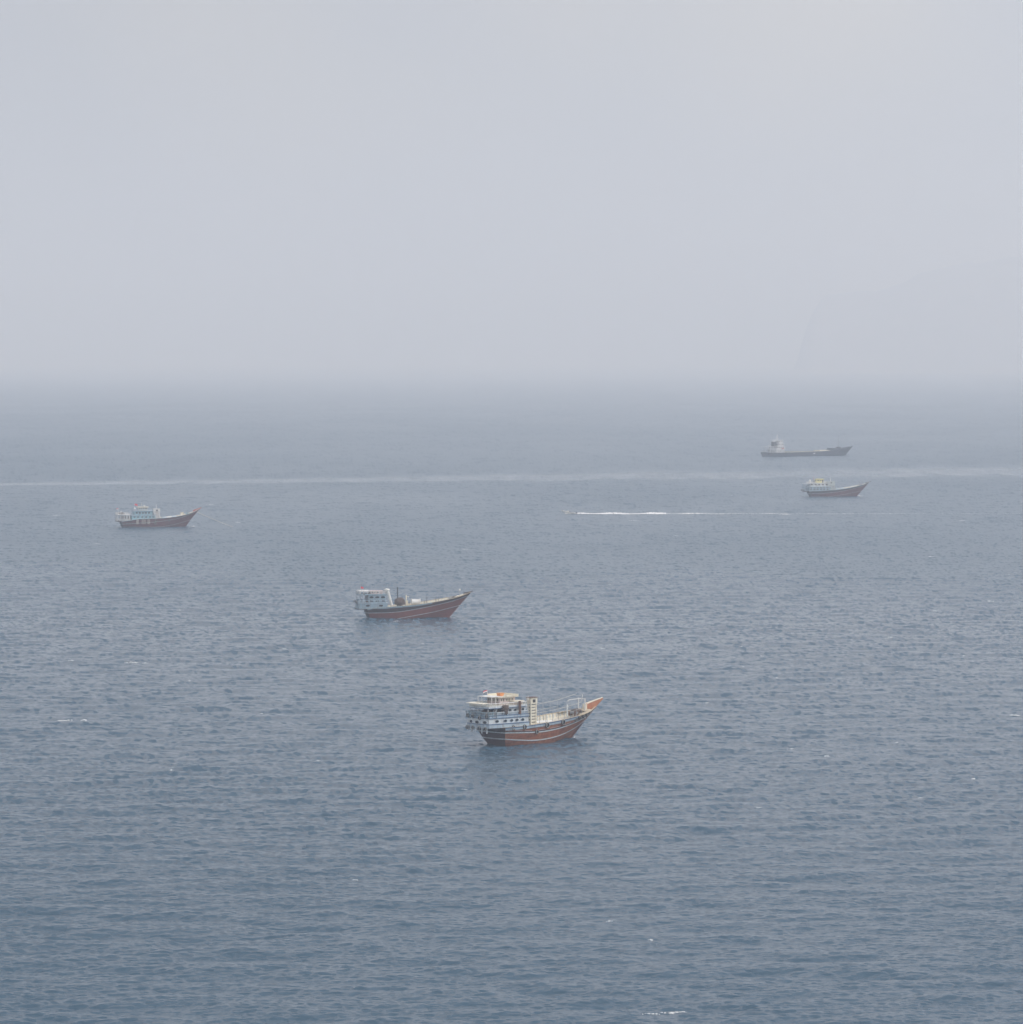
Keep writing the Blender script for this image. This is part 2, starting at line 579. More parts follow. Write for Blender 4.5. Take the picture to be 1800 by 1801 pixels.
def porthole(root, p, n, z, rx=.42, rz=.28, frame='blue_trim', pane='glass', rim='light_blue'):
    c = Vector((p.x, p.y, z))
    fr = MB()
    t = Vector((-n.y, n.x, 0))
    nu, nv = 18, 5
    v, f = [], []
    for i in range(nu):
        a = 2 * math.pi * i / nu
        d = t * rx * math.cos(a) + Vector((0, 0, rz * math.sin(a)))
        for j, (k, h) in enumerate(((1.22, -.02), (1.22, .07), (1.0, .09), (1.0, -.02))):
            v.append(c + d * k + n * h)
    for i in range(nu):
        for j in range(3):
            f.append((i * 4 + j, ((i + 1) % nu) * 4 + j, ((i + 1) % nu) * 4 + j + 1, i * 4 + j + 1))
    fr.add(v, f)
    o = fr.build('porthole', rim, root)
    MB().oval(c - n * .02, n, rx * .99, rz * .99, .035).build('pane', pane, o)
    return o


def window(root, p, n, z, w_=.5, h=.5, rim='cream', pane='glass'):
    c = Vector((p.x, p.y, z))
    t = Vector((-n.y, n.x, 0))
    up = Vector((0, 0, 1))
    v, f = [], []
    corners = [(-1, -1), (1, -1), (1, 1), (-1, 1)]
    for (a, b) in corners:
        for (kx, kz, hh) in ((w_ / 2 + .06, h / 2 + .06, -.02), (w_ / 2 + .06, h / 2 + .06, .05), (w_ / 2, h / 2, .05), (w_ / 2, h / 2, -.02)):
            v.append(c + t * a * kx + up * b * kz + n * hh)
    for i in range(4):
        for j in range(3):
            f.append((i * 4 + j, ((i + 1) % 4) * 4 + j, ((i + 1) % 4) * 4 + j + 1, i * 4 + j + 1))
    o = MB().add(v, f).build('window', rim, root)
    pv = [c + t * a * w_ / 2 + up * b * h / 2 + n * .012 for a, b in corners]
    MB().add(pv + [q - n * .03 for q in pv], [(0, 1, 2, 3), (4, 5, 6, 7)]).build('pane', pane, o)
    return o


def railing(root, outline, z, h=.85, mat='white', step=.9, closed=False, rails=(1.0, .5), r=.035):
    """posts and rails along a plan polyline; each post is a pixel wide or less in the photograph"""
    mb = MB()
    pts = list(outline) + ([outline[0]] if closed else [])
    zf = z if callable(z) else (lambda x: z)
    for (a, b) in zip(pts[:-1], pts[1:]):
        d = math.hypot(b[0] - a[0], b[1] - a[1])
        n = max(1, int(round(d / step)))
        for i in range(n + 1):
            t = i / n
            x, y = a[0] + (b[0] - a[0]) * t, a[1] + (b[1] - a[1]) * t
            mb.box(x - r, x + r, y - r, y + r, zf(x), zf(x) + h)
        for k in rails:
            mb.tube([(a[0], a[1], zf(a[0]) + h * k), (b[0], b[1], zf(b[0]) + h * k)], r * 1.1, 5)
    return mb.build('railing', mat, root)


def balustrade(root, outline, z, h, mat, rail_mat, closed=False, step=.34, thick=.05):
    """close-set turned posts as on the galleries of a dhow"""
    mb = MB()
    pts = list(outline) + ([outline[0]] if closed else [])
    for (a, b) in zip(pts[:-1], pts[1:]):
        d = math.hypot(b[0] - a[0], b[1] - a[1])
        n = max(1, int(round(d / step)))
        for i in range(n):
            t = (i + .5) / n
            x, y = a[0] + (b[0] - a[0]) * t, a[1] + (b[1] - a[1]) * t
            mb.box(x - thick, x + thick, y - thick, y + thick, z, z + h)
    o = mb.build('balusters', mat, root, kind='stuff')
    mb = MB()
    for (a, b) in zip(pts[:-1], pts[1:]):
        mb.tube([(a[0], a[1], z + h), (b[0], b[1], z + h)], .085, 6)
    mb.build('handrail', rail_mat, root)


def slab(root, name, mat, outline, z0, z1):
    return MB().prism(outline, z0, z1).build(name, mat, root, 30)


def louvre_tower(root, x0, x1, y0, y1, z0, z1, mat='cream', slots=6, cap=1.4, frame=True):
    """slatted vent casing: four posts, boards between them with dark gaps, a closed head with a small opening"""
    t = MB()
    r = .13
    for x in (x0, x1):
        for y in (y0, y1):
            t.box(x - r, x + r, y - r, y + r, z0, z1 - cap + .1)
    body = t.build('vent_tower', mat, root)
    zt = z1 - cap
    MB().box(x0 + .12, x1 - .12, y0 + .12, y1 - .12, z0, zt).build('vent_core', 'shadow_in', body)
    pitch = (zt - z0) / slots
    for i in range(slots):
        a = z0 + i * pitch + pitch * .20
        MB().box(x0 - .04, x1 + .04, y0 - .04, y1 + .04, a, a + pitch * .70).build('slat', mat, body)
    MB().box(x0 - .2, x1 + .2, y0 - .2, y1 + .2, zt + .12, z1).build('vent_head', mat, body)
    MB().box((x0 + x1) / 2 - .4, (x0 + x1) / 2 + .4, y0 - .23, y0 - .19, z1 - 1.0, z1 - .35).build('vent_opening', 'shadow_in', body)
    MB().box(x0 - .32, x1 + .32, y0 - .32, y1 + .32, z1, z1 + .1).build('vent_cap', 'brown_wood' if mat == 'cream' else mat, body)
    return body


def tyre(boat, H, x, z, label, group, r=.50, side=-1, extra=.25, at=None, rope_top=None, nrm=None, on_boat=True):
    if at is None:
        u = x / H.L
        px, py = H.side(u, z, side)
        p2x, p2y = H.side(u + .02, z, side)
        p = Vector((px, py + side * extra, z))
        n = Vector((p2y - py, -(p2x - px), 0)).normalized() if side < 0 else Vector((py - p2y, p2x - px, 0)).normalized()
    else:
        p, n = Vector(at), Vector(nrm)
    mb = MB().torus((0, 0, 0), n, r * .70, r * .30, 18, 8)
    top = rope_top if rope_top is not None else z + 1.1
    o = on(boat, p, mb, 'tyre_fender', 'tyre', label, 'tyre', group)
    rp = MB().tube([(0, 0, r * .6), (0, 0, top - p.z)], .035, 5).build('hanging_rope', 'rope', o)
    # pale worn edge of the tread
    MB().torus(n * (r * .17), n, r * .79, r * .14, 18, 5).build('worn_rim', 'rope', o)
    return o


def flag(root, base, h, w_, fh, stripes, mat_pole='white', ang=200, seed=1):
    """pole with a small waving cloth; stripes = materials from top to bottom"""
    x, y, z = base
    p = MB().tube([(x, y, z), (x, y, z + h)], .04, 6).build('flagpole', mat_pole, root)
    d = Vector((math.cos(R(ang)), math.sin(R(ang)), 0))
    s_ = Vector((-d.y, d.x, 0))
    k = len(stripes)
    for j, m in enumerate(stripes):
        v, f = [], []
        nn = 8
        for i in range(nn + 1):
            t = i / nn
            q = Vector((x, y, z + h)) + d * (w_ * t) + s_ * (.12 * math.sin(t * 7 + seed) * t) - Vector((0, 0, .25 * t * t * w_))
            for zz in (j / k, (j + 1) / k):
                v.append(q - Vector((0, 0, fh * zz)))
        for i in range(nn):
            f.append((i * 2, i * 2 + 1, i * 2 + 3, i * 2 + 2))
        MB().add(v, f).build('flag', m, p)
    return p


def windlass(root, x, z, w_=1.6, mat='brown_wood'):
    b = MB()
    b.box(x - .5, x + .6, -w_ / 2 - .1, -w_ / 2 + .15, z, z + 1.0)
    b.box(x - .5, x + .6, w_ / 2 - .15, w_ / 2 + .1, z, z + 1.0)
    o = b.build('windlass', mat, root)
    MB().tube([(x, -w_ / 2 - .3, z + .7), (x, w_ / 2 + .3, z + .7)], .28, 10).build('drum', 'steel', o)
    MB().blob((x + 1.1, .4, z + .35), (.5, .45, .35), 3).build('rope_coil', 'rope', o)
    return o


BOATS = 'wooden dhows anchored on the hazy sea'

# ==================================================================================
#  the nearest dhow
# ==================================================================================
POS1 = (-4.5, 823.0, 0)
b1 = thing('wooden_dhow', 'nearest wooden dhow, red brown hull with cream vent tower and orange tipped bow', 'boat',
           POS1, R(45), BOATS)
H1 = Hull(31.8, 9.3, [(0, 3.95), (5, 3.95), (10, 4.12), (16, 4.42), (22, 4.92), (27, 5.45), (31.8, 6.2)], 3.8, 22.8, stern_e=.45, stern_pow=.6,
          breadth=[(0, .95), (.12, .97), (.35, 1.0), (.55, .97), (.7, .87), (.82, .67), (.91, .40), (.97, .16), (1, .05)])
st1 = smooth_interp([(0, 2.75), (10, 2.35), (16, 2.6), (20, 3.05), (25, 3.85), (29, 4.8), (31.8, 5.5)])
st2 = smooth_interp([(0, 1.35), (4, .95), (9, .62), (14, .7), (20, 1.15), (26, 2.1), (33.3, 3.6)])
build_hull(b1, H1, {'hull': 'hull_red', 'transom': 'transom_shade', 'bottom': 'bottom_red'}, 1.15, st1, st2, upper=None,
           s1w=.26, s2w=.25, band_to=.72, rail='deck_wood')
# broken white paint line on the topsides
for (a, c) in ((.02, .07), (.09, .17), (.18, .27), (.30, .40), (.43, .55), (.57, .66), (.68, .80)):
    cs = H1.part('starboard', a, c)
    if len(cs) > 1:
        H1.band('paint_line', 'pinkish', b1, offset_f(st1, .52), offset_f(st1, .62), .035, cs)
# dark planking of the aft quarter and bow
for w_ in ('starboard', 'port'):
    H1.band('bow_planking', 'hull_dark', b1, lambda x: H1.sheer(x) - .85, lambda x: H1.sheer(x) - .02, .03, H1.part(w_, .70, .93))
H1.band('transom_planking', 'hull_dark', b1, offset_f(st1, .36), H1.sheer, .03, H1.part('transom'))
# orange stem head
v = []
for (x, zlo, zhi, hw) in ((28.7, 4.4, 6.9, .34), (29.6, 5.0, 7.1, .32), (31.6, 6.2, 7.45, .22), (33.5, 7.5, 7.8, .10), (34.0, 7.8, 7.95, .07)):
    v += [(x + .25, -hw * .6, zlo - .1), (x, -hw, zlo + .2), (x, -hw, zhi), (x, hw, zhi), (x, hw, zlo + .2), (x + .25, hw * .6, zlo - .1)]
f = []
for i in range(4):
    f += [(i * 6 + j, i * 6 + (j + 1) % 6, i * 6 + 6 + (j + 1) % 6, i * 6 + 6 + j) for j in range(6)]
f += [tuple(range(6)), tuple(range(24, 30))]
MB().add(v, f).build('stem_head', 'orange_wood', b1, 50)
MB().box(28.4, 28.75, -.5, .5, 4.9, 6.95).build('stem_block', 'cream', b1)
for sg in (1, -1):
    MB().tube([(28.9, sg * .30, 6.98), (31.5, sg * .2, 7.52), (34.0, sg * .05, 8.0)], .09, 6).build('stem_cap', 'cream', b1)
    H1.band('stem_planking', 'orange_wood', b1, lambda x: H1.sheer(x) - 1.3, lambda x: H1.sheer(x) + .12, .10, H1.part('starboard' if sg < 0 else 'port', .92, 1))
# bow cap deck
v, f = [], []
for i in range(7):
    u = .74 + .17 * i / 6
    z = H1.sheer(u * H1.L) + .02
    x, y = H1.side(u, z, 1)
    v += [(x, -y, z + .12), (x, -y * .72, z + .14), (x, y * .72, z + .14), (x, y, z + .12)]
for i in range(6):
    f += [(i * 4, i * 4 + 1, i * 4 + 5, i * 4 + 4), (i * 4 + 2, i * 4 + 3, i * 4 + 7, i * 4 + 6)]
    if i > 3:
        f.append((i * 4 + 1, i * 4 + 2, i * 4 + 6, i * 4 + 5))
MB().add(v, f).build('bow_side_deck', 'deck_wood', b1)

# gallery and lower house -------------------------------------------------------
G0 = taper(-3.4, 7.2, 3.15, 4.2)
slab(b1, 'gallery_floor', 'light_blue', taper(-3.4, 7.2, 3.25, 4.45), 3.98, 4.72)
slab(b1, 'trim_plank', 'blue_trim', taper(-3.45, 7.25, 3.32, 4.52), 4.72, 4.86)
# tapered soffit under the overhang, down to the transom
v = [(-3.5, -2.6, 3.98), (-3.5, 2.6, 3.98), (.1, -3.3, 3.98), (.1, 3.3, 3.98), (.1, -2.9, 3.2), (.1, 2.9, 3.2)]
MB().add(v, [(0, 1, 3, 2), (0, 4, 5, 1), (0, 2, 4), (1, 5, 3), (2, 3, 5, 4)]).build('soffit', 'hull_dark', b1)
slab(b1, 'lower_house', 'pale_blue', G0, 4.86, 5.95)
for x in (-1.4, .7, 2.4, 3.9, 5.5):
    for sg in (-1, 1):
        p, n = wall_point(G0, x, sg)
        porthole(b1, p, n, 5.38, .46, .27)
for q in (-2.1, -.1, 1.9):
    n = Vector((-1, 0, 0))
    xb = -3.4 - .5 * (1 - abs(q) / 3.15)
    porthole(b1, Vector((xb, q, 0)), Vector((-1, -.15 if q < 0 else .15, 0)).normalized(), 5.2, .5, .32, rim='pale_blue')
for (z0, z1, m, k) in ((5.95, 6.10, 'blue_trim', .16), (6.10, 6.48, 'light_blue', .10), (6.48, 6.58, 'blue_trim', .14)):
    slab(b1, 'ledge_plank', m, taper(-3.4, 7.2, 3.15 + k, 4.2 + k), z0, z1)
R2 = taper(-3.5, 7.1, 3.15, 4.15)
balustrade(b1, [R2[2], R2[1], R2[0], R2[6], R2[5], R2[4], R2[3]], 6.58, .62, 'light_blue', 'pale_blue')
# second storey: walled forward, open aft
W2 = taper(1.0, 7.0, 3.1, 3.5, .0)
slab(b1, 'upper_house', 'pale_blue', W2, 6.58, 8.05)
for x in (2.6, 4.0, 6.2):
    for sg in (-1, 1):
        p, n = wall_point(W2, x, sg)
        porthole(b1, p, n, 7.42, .42, .30)
MB().box(.94, 1.0, -2.9, 2.9, 6.6, 8.0).build('aft_bulkhead', 'brown_wood', b1)
for i, y in enumerate((-2.2, -1.2, .0, 1.2, 2.2)):
    MB().box(.88, .94, y - .3, y + .3, 6.7, 7.85).build('door', 'shadow_in' if i % 2 else 'dark_steel', b1)
for (x, y) in ((-3.2, -2.7), (-3.2, 2.7), (-1.2, -3.0), (-1.2, 3.0), (-3.5, 0)):
    MB().box(x - .07, x + .07, y - .07, y + .07, 6.58, 8.1).build('post', 'pale_blue', b1)
slab(b1, 'upper_deck', 'pale_blue', taper(-3.3, 7.2, 3.1, 3.75), 8.08, 8.50)
slab(b1, 'trim_plank', 'blue_trim', taper(-3.35, 7.25, 3.16, 3.81), 8.02, 8.12)
R3 = taper(-3.2, 7.1, 3.0, 3.65)
balustrade(b1, [R3[2], R3[1], R3[0], R3[6], R3[5], R3[4], R3[3]], 8.50, .55, 'cream', 'white', step=.42)
# stairs and deck clutter aft
st = MB()
for i in range(6):
    st.box(-2.0 + i * .25, -1.7 + i * .25, -2.9, -2.2, 6.6 + i * .25, 6.68 + i * .25)
st.tube([(-2.1, -2.9, 6.6), (-.5, -2.9, 8.1)], .05)
st.tube([(-2.1, -2.2, 6.6), (-.5, -2.2, 8.1)], .05)
st.build('ladder', 'white', b1)
MB().box(-.9, .6, -2.9, -2.3, 6.6, 6.95).build('bench', 'white', b1)
# wheelhouse
WH = [(1.0, -1.85), (5.4, -2.0), (5.4, 2.0), (1.0, 1.85)]
slab(b1, 'wheelhouse', 'pinkish', WH, 8.5, 10.05)
for x in (1.5, 2.05, 2.9, 3.35, 3.8, 4.25, 4.7):
    for sg in (-1, 1):
        window(b1, Vector((x, sg * (1.86 + .03 * (x - 1)), 0)), Vector((0, sg, 0)), 9.55, .27, .5, 'cream')
for y in (-1.3, -.75, -.2, .4, .95, 1.4):
    window(b1, Vector((1.0, y, 0)), Vector((-1, 0, 0)), 9.55, .30, .5, 'cream')
for y in (-1.4, -.7, 0, .7, 1.4):
    window(b1, Vector((5.4, y, 0)), Vector((1, 0, 0)), 9.55, .45, .55, 'cream')
slab(b1, 'wheelhouse_roof', 'cream', [(.2, -2.3), (6.0, -2.4), (6.0, 2.4), (.2, 2.3)], 10.05, 10.25)
for (a, c) in (((1.6, -2.34), (6.0, -2.42)), ((6.0, -2.42), (6.0, 2.42)), ((1.6, 2.34), (6.0, 2.42))):
    d = (Vector(c) - Vector(a)).normalized()
    n = Vector((-d.y, d.x)) * .05
    MB().prism([(a[0] + n.x, a[1] + n.y), (a[0] - n.x, a[1] - n.y), (c[0] - n.x, c[1] - n.y), (c[0] + n.x, c[1] + n.y)], 10.25, 10.62).build('parapet', 'cream', b1)
slab(b1, 'awning', 'white', [(-1.6, -2.1), (1.5, -2.25), (1.5, 2.25), (-1.6, 2.1)], 10.28, 10.36)
for (x, y) in ((-1.5, -2.0), (-1.5, 2.0), (-.4, -2.05), (-.4, 2.05)):
    MB().box(x - .05, x + .05, y - .05, y + .05, 8.5, 10.28).build('awning_post', 'white', b1)
slab(b1, 'stern_awning', 'cream', [(-4.6, -2.5), (-2.4, -2.6), (-2.4, 2.6), (-4.6, 2.5)], 9.05, 9.13)
for (x, y) in ((-3.1, -2.5), (-3.1, 2.5)):
    MB().box(x - .05, x + .05, y - .05, y + .05, 8.5, 9.05).build('awning_post', 'white', b1)
# side cabin
slab(b1, 'side_cabin', 'pinkish', [(4.0, -3.3), (6.3, -3.4), (6.3, -2.2), (4.0, -2.1)], 8.5, 9.15)
slab(b1, 'cabin_roof', 'cream', [(3.8, -3.5), (6.6, -3.6), (6.6, -2.1), (3.8, -2.05)], 9.15, 9.3)
flag(b1, (-.6, .2, 10.36), 1.3, 1.05, .62, ['flag_red', 'flag_white', 'flag_black'], ang=165)
mb = MB().prism([(-.55, -.5), (.55, -.5), (.55, .5), (-.55, .5)], 0, .55)
mb.prism([(-.62, -.57), (.62, -.57), (.62, .57), (-.62, .57)], .55, .66)
on(b1, (2.7, -.4, 10.25), mb, 'water_tank', 'orange', 'small orange tank on the cream wheelhouse roof of the nearest dhow', 'tank')
# vent tower, pole
louvre_tower(b1, 8.1, 9.65, -4.0, -3.15, 3.3, 9.75, 'cream', 8, 1.45)
MB().tube([(7.35, -3.9, 6.5), (7.35, -3.9, 10.4)], .06, 6).build('lamp_pole', 'white', b1)
MB().box(7.2, 7.5, -4.0, -3.8, 9.3, 9.7).build('deck_lamp', 'white', b1)
slab(b1, 'front_ladder', 'white', [(7.3, -1.2), (7.4, -1.2), (7.4, -.4), (7.3, -.4)], 4.0, 8.4)
# rolled mast timber hung by the house, net
mb = MB().tube([(0, 0, 0), (.05, 0, 1.3), (0, 0, 2.7)], .33, 9, .27)
on(b1, (4.75, -4.05, 6.6), mb, 'rolled_matting', 'brown_wood', 'brown roll of matting standing upright between two portholes of the nearest dhow', 'roll')
nb = MB()
rn = random.Random(3)
for k in range(9):
    t = k / 8
    nb.blob((-.2 + .35 * rn.uniform(-1, 1) * (1 - t * .5), rn.uniform(-.12, .12), -.15 - 1.6 * t), (.85 * (1 - .75 * t), .32, .32), k, 10, 7, .22, False)
on(b1, (1.1, -3.75, 8.55), nb, 'hanging_net', 'net', 'dark brown net hanging over the upper deck edge of the nearest dhow', 'net')
mb = MB()
for k in range(5):
    mb.blob((-.6 + .6 * (k % 3), -.9 + .9 * (k // 2), .35), (.6, .5, .5), 60 + k, 10, 7, .2)
on(b1, (-1.6, -.6, 6.6), mb, 'gear_heap', 'net', 'dark heap of gear in the shade of the open aft deck of the nearest dhow', 'gear')
for k, (x, y, r_, wd) in enumerate(((10.9, 2.9, .3, 'aft of the two by the far bulwark'), (11.8, 2.95, .3, 'forward of the two by the far bulwark'))):
    on(b1, (x, y, 3.0), MB().tube([(0, 0, 0), (0, 0, .9)], r_, 12), 'drum', ('tarp_grey', 'blue_trim')[k], 'drum on the deck of the nearest dhow, ' + wd, 'drum')
# brackets under the stern
for y in (-2.7, -1.4, .2, 1.7):
    xb = -3.45 - .45 * (1 - abs(y) / 3.1)
    MB().box(xb - .14, xb, y - .09, y + .09, 2.9 + (.3 if y in (.2,) else 0), 4.2).build('stern_bracket', 'pale_blue', b1)
g2 = taper(-3.7, 1.0, 3.3, 3.75)
railing(b1, [g2[1], g2[0], g2[6], g2[5], g2[4]], 6.0, 1.4, 'grey_blue', 1.2, rails=(.95, .5), r=.06)
TG = 'tyre fenders hung round the nearest dhow'
t_lbl = 'tyre on the nearest dhow, '
tyre(b1, H1, 2.55, 3.75, t_lbl + 'under its third side porthole', TG, .55, at=(2.55, -4.45, 3.85), nrm=(.1, -1, 0), rope_top=4.7)
tyre(b1, H1, 5.9, 3.8, t_lbl + 'below its last side porthole by the vent tower', TG, .55, at=(5.6, -4.75, 3.85), nrm=(.05, -1, 0), rope_top=4.7)
tyre(b1, H1, 12.2, 3.8, t_lbl + 'on the blue rail just ahead of the vent tower', TG, .62, extra=.30)
tyre(b1, H1, 17.3, 4.1, t_lbl + 'on the blue rail amidships, highest of the big ones', TG, .62, extra=.30)
tyre(b1, H1, 9.3, 2.55, t_lbl + 'alone low on the hull at the white stripe', TG, .48, extra=.25, rope_top=4.0)
for i, (x, wd) in enumerate(((22.0, 'first of four small ones where the blue rail ends'), (23.7, 'second of four small ones along the bow'),
                             (25.4, 'third of four small ones along the bow'), (27.0, 'foremost, close under the orange stem'))):
    tyre(b1, H1, x, H1.sheer(x) - .55, t_lbl + wd, TG, .40, extra=.15)
for i, (y, z, x, wd) in enumerate(((2.9, 3.95, -3.9, 'at the far left end of the stern'), (2.1, 3.9, -4.2, 'second from the left under the stern gallery'),
                                   (.8, 4.0, -4.25, 'under the middle of the stern gallery'), (-1.0, 4.0, -4.2, 'right of centre under the stern gallery'),
                                   (-2.6, 3.9, -3.95, 'at the near corner under the stern gallery'),
                                   (2.6, 6.4, -3.95, 'upper left on the stern gallery rail'), (.9, 6.4, -4.2, 'upper middle on the stern gallery rail'),
                                   (-1.0, 6.1, -4.1, 'upper right on the stern gallery rail'), (-2.9, 6.5, -3.9, 'upper near corner of the stern gallery'))):
    tyre(b1, H1, 0, z, t_lbl + wd, TG, .44, at=(x, y, z), nrm=(-1, .05, 0), rope_top=z + .8)
# awning frame over the cargo deck: tall poles with ridge ropes on both sides
for sg in (-1, 1):
    tops = []
    for k in range(8):
        x = 10.2 + k * 1.95
        z = H1.sheer(x)
        _, y = H1.side(x / H1.L, z, sg)
        y -= sg * .2
        MB().tube([(x, y, z - .9), (x, y, z + 3.0 + .1 * k)], .045, 5).build('awning_pole', 'steel', b1)
        tops.append((x, y, z + 2.35 + .06 * k))
    MB().tube([(8.0, sg * 3.4, 7.0)] + tops + [(27.0, sg * .9, 9.2)], .045, 5).build('ridge_rope', 'rope', b1)
    MB().tube([(p[0], p[1], p[2] - 1.3) for p in tops], .03, 5).build('guard_rope', 'rope', b1)
# gate frame, windlass and clutter at the bow
zb_ = H1.sheer(27) - .1
fr = MB()
fr.tube([(27.6, -.95, zb_), (27.6, -.95, zb_ + 2.9)], .13, 6)
fr.tube([(27.6, .95, zb_), (27.6, .95, zb_ + 2.9)], .13, 6)
fr.tube([(27.6, -1.1, zb_ + 2.8), (27.6, 1.1, zb_ + 2.8)], .09, 6)
fr.build('bow_frame', 'white', b1)
MB().tube([(27.6, 0, zb_ + 2.85), (23.6, 0, zb_ + 2.75), (23.3, 0, zb_ + 2.5)], .08, 6).build('boom', 'white', b1)
MB().tube([(23.9, .7, zb_ - 1), (23.9, .7, zb_ + 1.7)], .17, 7).build('bollard_post', 'pale_blue', b1)
windlass(b1, 25.0, 4.6, 1.8)
mb = MB().blob((0, 0, .35), (1.3, .8, .55), 5)
on(b1, (26.4, .3, 5.2), mb, 'rope_heap', 'net', 'brown heap of rope and gear on the foredeck of the nearest dhow', 'rope')
mb = MB().blob((0, 0, .25), (3.0, 1.4, .35), 8, 18, 8, .08)
on(b1, (16.5, .6, 3.55), mb, 'hatch_tarpaulin', 'tarp_white', 'pale tarpaulin spread over the hatch of the nearest dhow', 'tarpaulin')
slab(b1, 'cargo_hatch', 'deck_wood', [(11, -1.7), (20.5, -1.7), (20.5, 1.7), (11, 1.7)], 3.0, 3.75)


# ==================================================================================
#  second dhow, left of and behind the nearest
# ==================================================================================
b2 = thing('wooden_dhow', 'red dhow with tall bow, black mast and a white tank on its cargo deck', 'boat',
           (-45.4, 1223.4, 0), R(12), BOATS, size=.987)
H2 = Hull(33.9, 8.6, [(0, 3.15), (7, 3.65), (15, 4.2), (20, 4.8), (25, 5.6), (30, 6.55), (33.9, 7.75)], 2.2, 25.6, stem_pow=1.0, stern_pow=.7)
st1 = smooth_interp([(0, 1.75), (7, 1.85), (12, 2.25), (20, 3.5), (28, 5.1), (33.9, 6.6)])
st2 = smooth_interp([(0, -.6), (9, -.25), (13, .25), (18, .95), (24, 1.8), (30, 2.9), (33.9, 3.6)])
build_hull(b2, H2, {'hull': 'hull_red2', 'transom': 'hull_dark', 'bottom': 'bottom_red'}, 1.0, st1, st2, upper='hull_dark',
           s1w=.14, s2w=.16, band_to=.62, rail='deck_wood', band_w=.38, band_mat='grey_blue', trim='grey_blue')
H2.band('stem_planking', 'hull_dark', b2, lambda x: H2.sheer(x) - 1.4, lambda x: H2.sheer(x) - .01, .05, H2.part('starboard', .90, 1))
H2.band('stem_planking', 'hull_dark', b2, lambda x: H2.sheer(x) - 1.4, lambda x: H2.sheer(x) - .01, .05, H2.part('port', .90, 1))
MB().add([(31.5, -.4, 6.9), (31.5, .4, 6.9), (31.5, 0, 7.7), (34.6, -.06, 8.0), (34.6, .06, 8.0), (34.6, 0, 8.25)],
         [(0, 3, 5, 2), (1, 2, 5, 4), (0, 1, 4, 3), (0, 2, 1), (3, 4, 5)]).build('stem_head', 'hull_dark', b2)
G = taper(-2.6, 6.4, 3.0, 4.1, .4)
slab(b2, 'gallery_floor', 'hull_dark', taper(-2.8, 7.2, 3.1, 4.2, .4), 2.95, 3.15)
slab(b2, 'lower_house', 'grey_blue', G, 3.15, 4.85)
slab(b2, 'ledge_plank', 'light_blue', taper(-2.8, 6.6, 3.2, 4.25, .4), 4.85, 5.05)
for x in (.2, 4.3):
    for sg in (-1, 1):
        p, n = wall_point(G, x, sg)
        porthole(b2, p, n, 4.15, .70, .33, rim='light_blue')
R_ = taper(-2.6, 6.3, 3.05, 4.1, .4)
balustrade(b2, [R_[2], R_[1], R_[0], R_[6], R_[5], R_[4], R_[3]], 5.05, .75, 'grey_blue', 'light_blue', step=1.2, thick=.1)
W = taper(.5, 6.0, 2.9, 3.3, 0)
slab(b2, 'upper_house', 'grey_blue', W, 5.05, 7.4)
MB().box(.44, .5, -2.7, 2.7, 5.1, 7.35).build('aft_bulkhead', 'brown_wood', b2)
for x in (1.5, 3.3, 5.1):
    for sg in (-1, 1):
        p, n = wall_point(W, x, sg)
        porthole(b2, p, n, 6.75, .72, .33, rim='light_blue')
        window(b2, p, n, 5.65, 1.1, .55, 'light_blue')
for y in (-1.9, -.7, .7, 1.9):
    window(b2, Vector((.44, y, 0)), Vector((-1, 0, 0)), 6.2, .8, 1.2, 'light_blue')
for y in (-2.0, 0, 2.0):
    window(b2, Vector((6.0, y, 0)), Vector((1, 0, 0)), 6.6, .9, .8, 'light_blue')
slab(b2, 'upper_deck', 'grey_blue', taper(-2.4, 6.2, 2.9, 3.45, .2), 7.4, 7.75)
for (x, y) in ((-2.2, -2.7), (-2.2, 2.7), (-1.1, -2.95), (-1.1, 2.95)):
    MB().box(x - .09, x + .09, y - .09, y + .09, 5.05, 7.4).build('post', 'light_blue', b2)
R_ = taper(-2.3, 6.1, 2.8, 3.35, .1)
railing(b2, [R_[2], R_[1], R_[0], R_[6], R_[5], R_[4], R_[3], R_[2]], 7.75, .8, 'white', 1.3, rails=(1.0,), r=.05)
slab(b2, 'awning', 'white', [(-2.2, -2.5), (1.2, -2.6), (1.2, 2.6), (-2.2, 2.5)], 8.65, 8.75)
slab(b2, 'roof_cabin', 'pinkish', [(1.3, -1.8), (5.4, -1.9), (5.4, 1.9), (1.3, 1.8)], 7.75, 8.7)
for x in (1.9, 2.8, 3.7, 4.6):
    window(b2, Vector((x, -1.86, 0)), Vector((0, -1, 0)), 8.3, .5, .4, 'white')
MB().box(-2.1, -1.9, -2.4, -2.2, 7.75, 8.65).box(-2.1, -1.9, 2.2, 2.4, 7.75, 8.65).build('awning_post', 'white', b2)
flag(b2, (-1.6, -1.0, 8.75), 1.3, .9, .55, ['flag_red'], ang=0)
mb = MB().tube([(0, 0, 5.0), (.3, 0, 4.2), (1.5, 0, .2)], .62, 9, .45)
mb.blob((0, 0, 5.1), (.9, .7, .45), 4)
on(b2, (6.5, -2.6, 3.9), mb, 'rolled_sail', 'tarp_white', 'pale rolled canvas leaning against the house front of the red dhow with black mast', 'canvas')
MB().tube([(10.3, 0, 3), (10.35, 0, 9.7)], .19, 8, .15).build('mast', 'dark_steel', b2)
MB().tube([(7.3, 0, 9.0), (7.1, 0, 10.6)], .04, 5).build('antenna', 'steel', b2)
nb = MB()
nb.blob((0, 0, 1.0), (1.75, 1.5, 1.5), 11, 20, 12, .09)
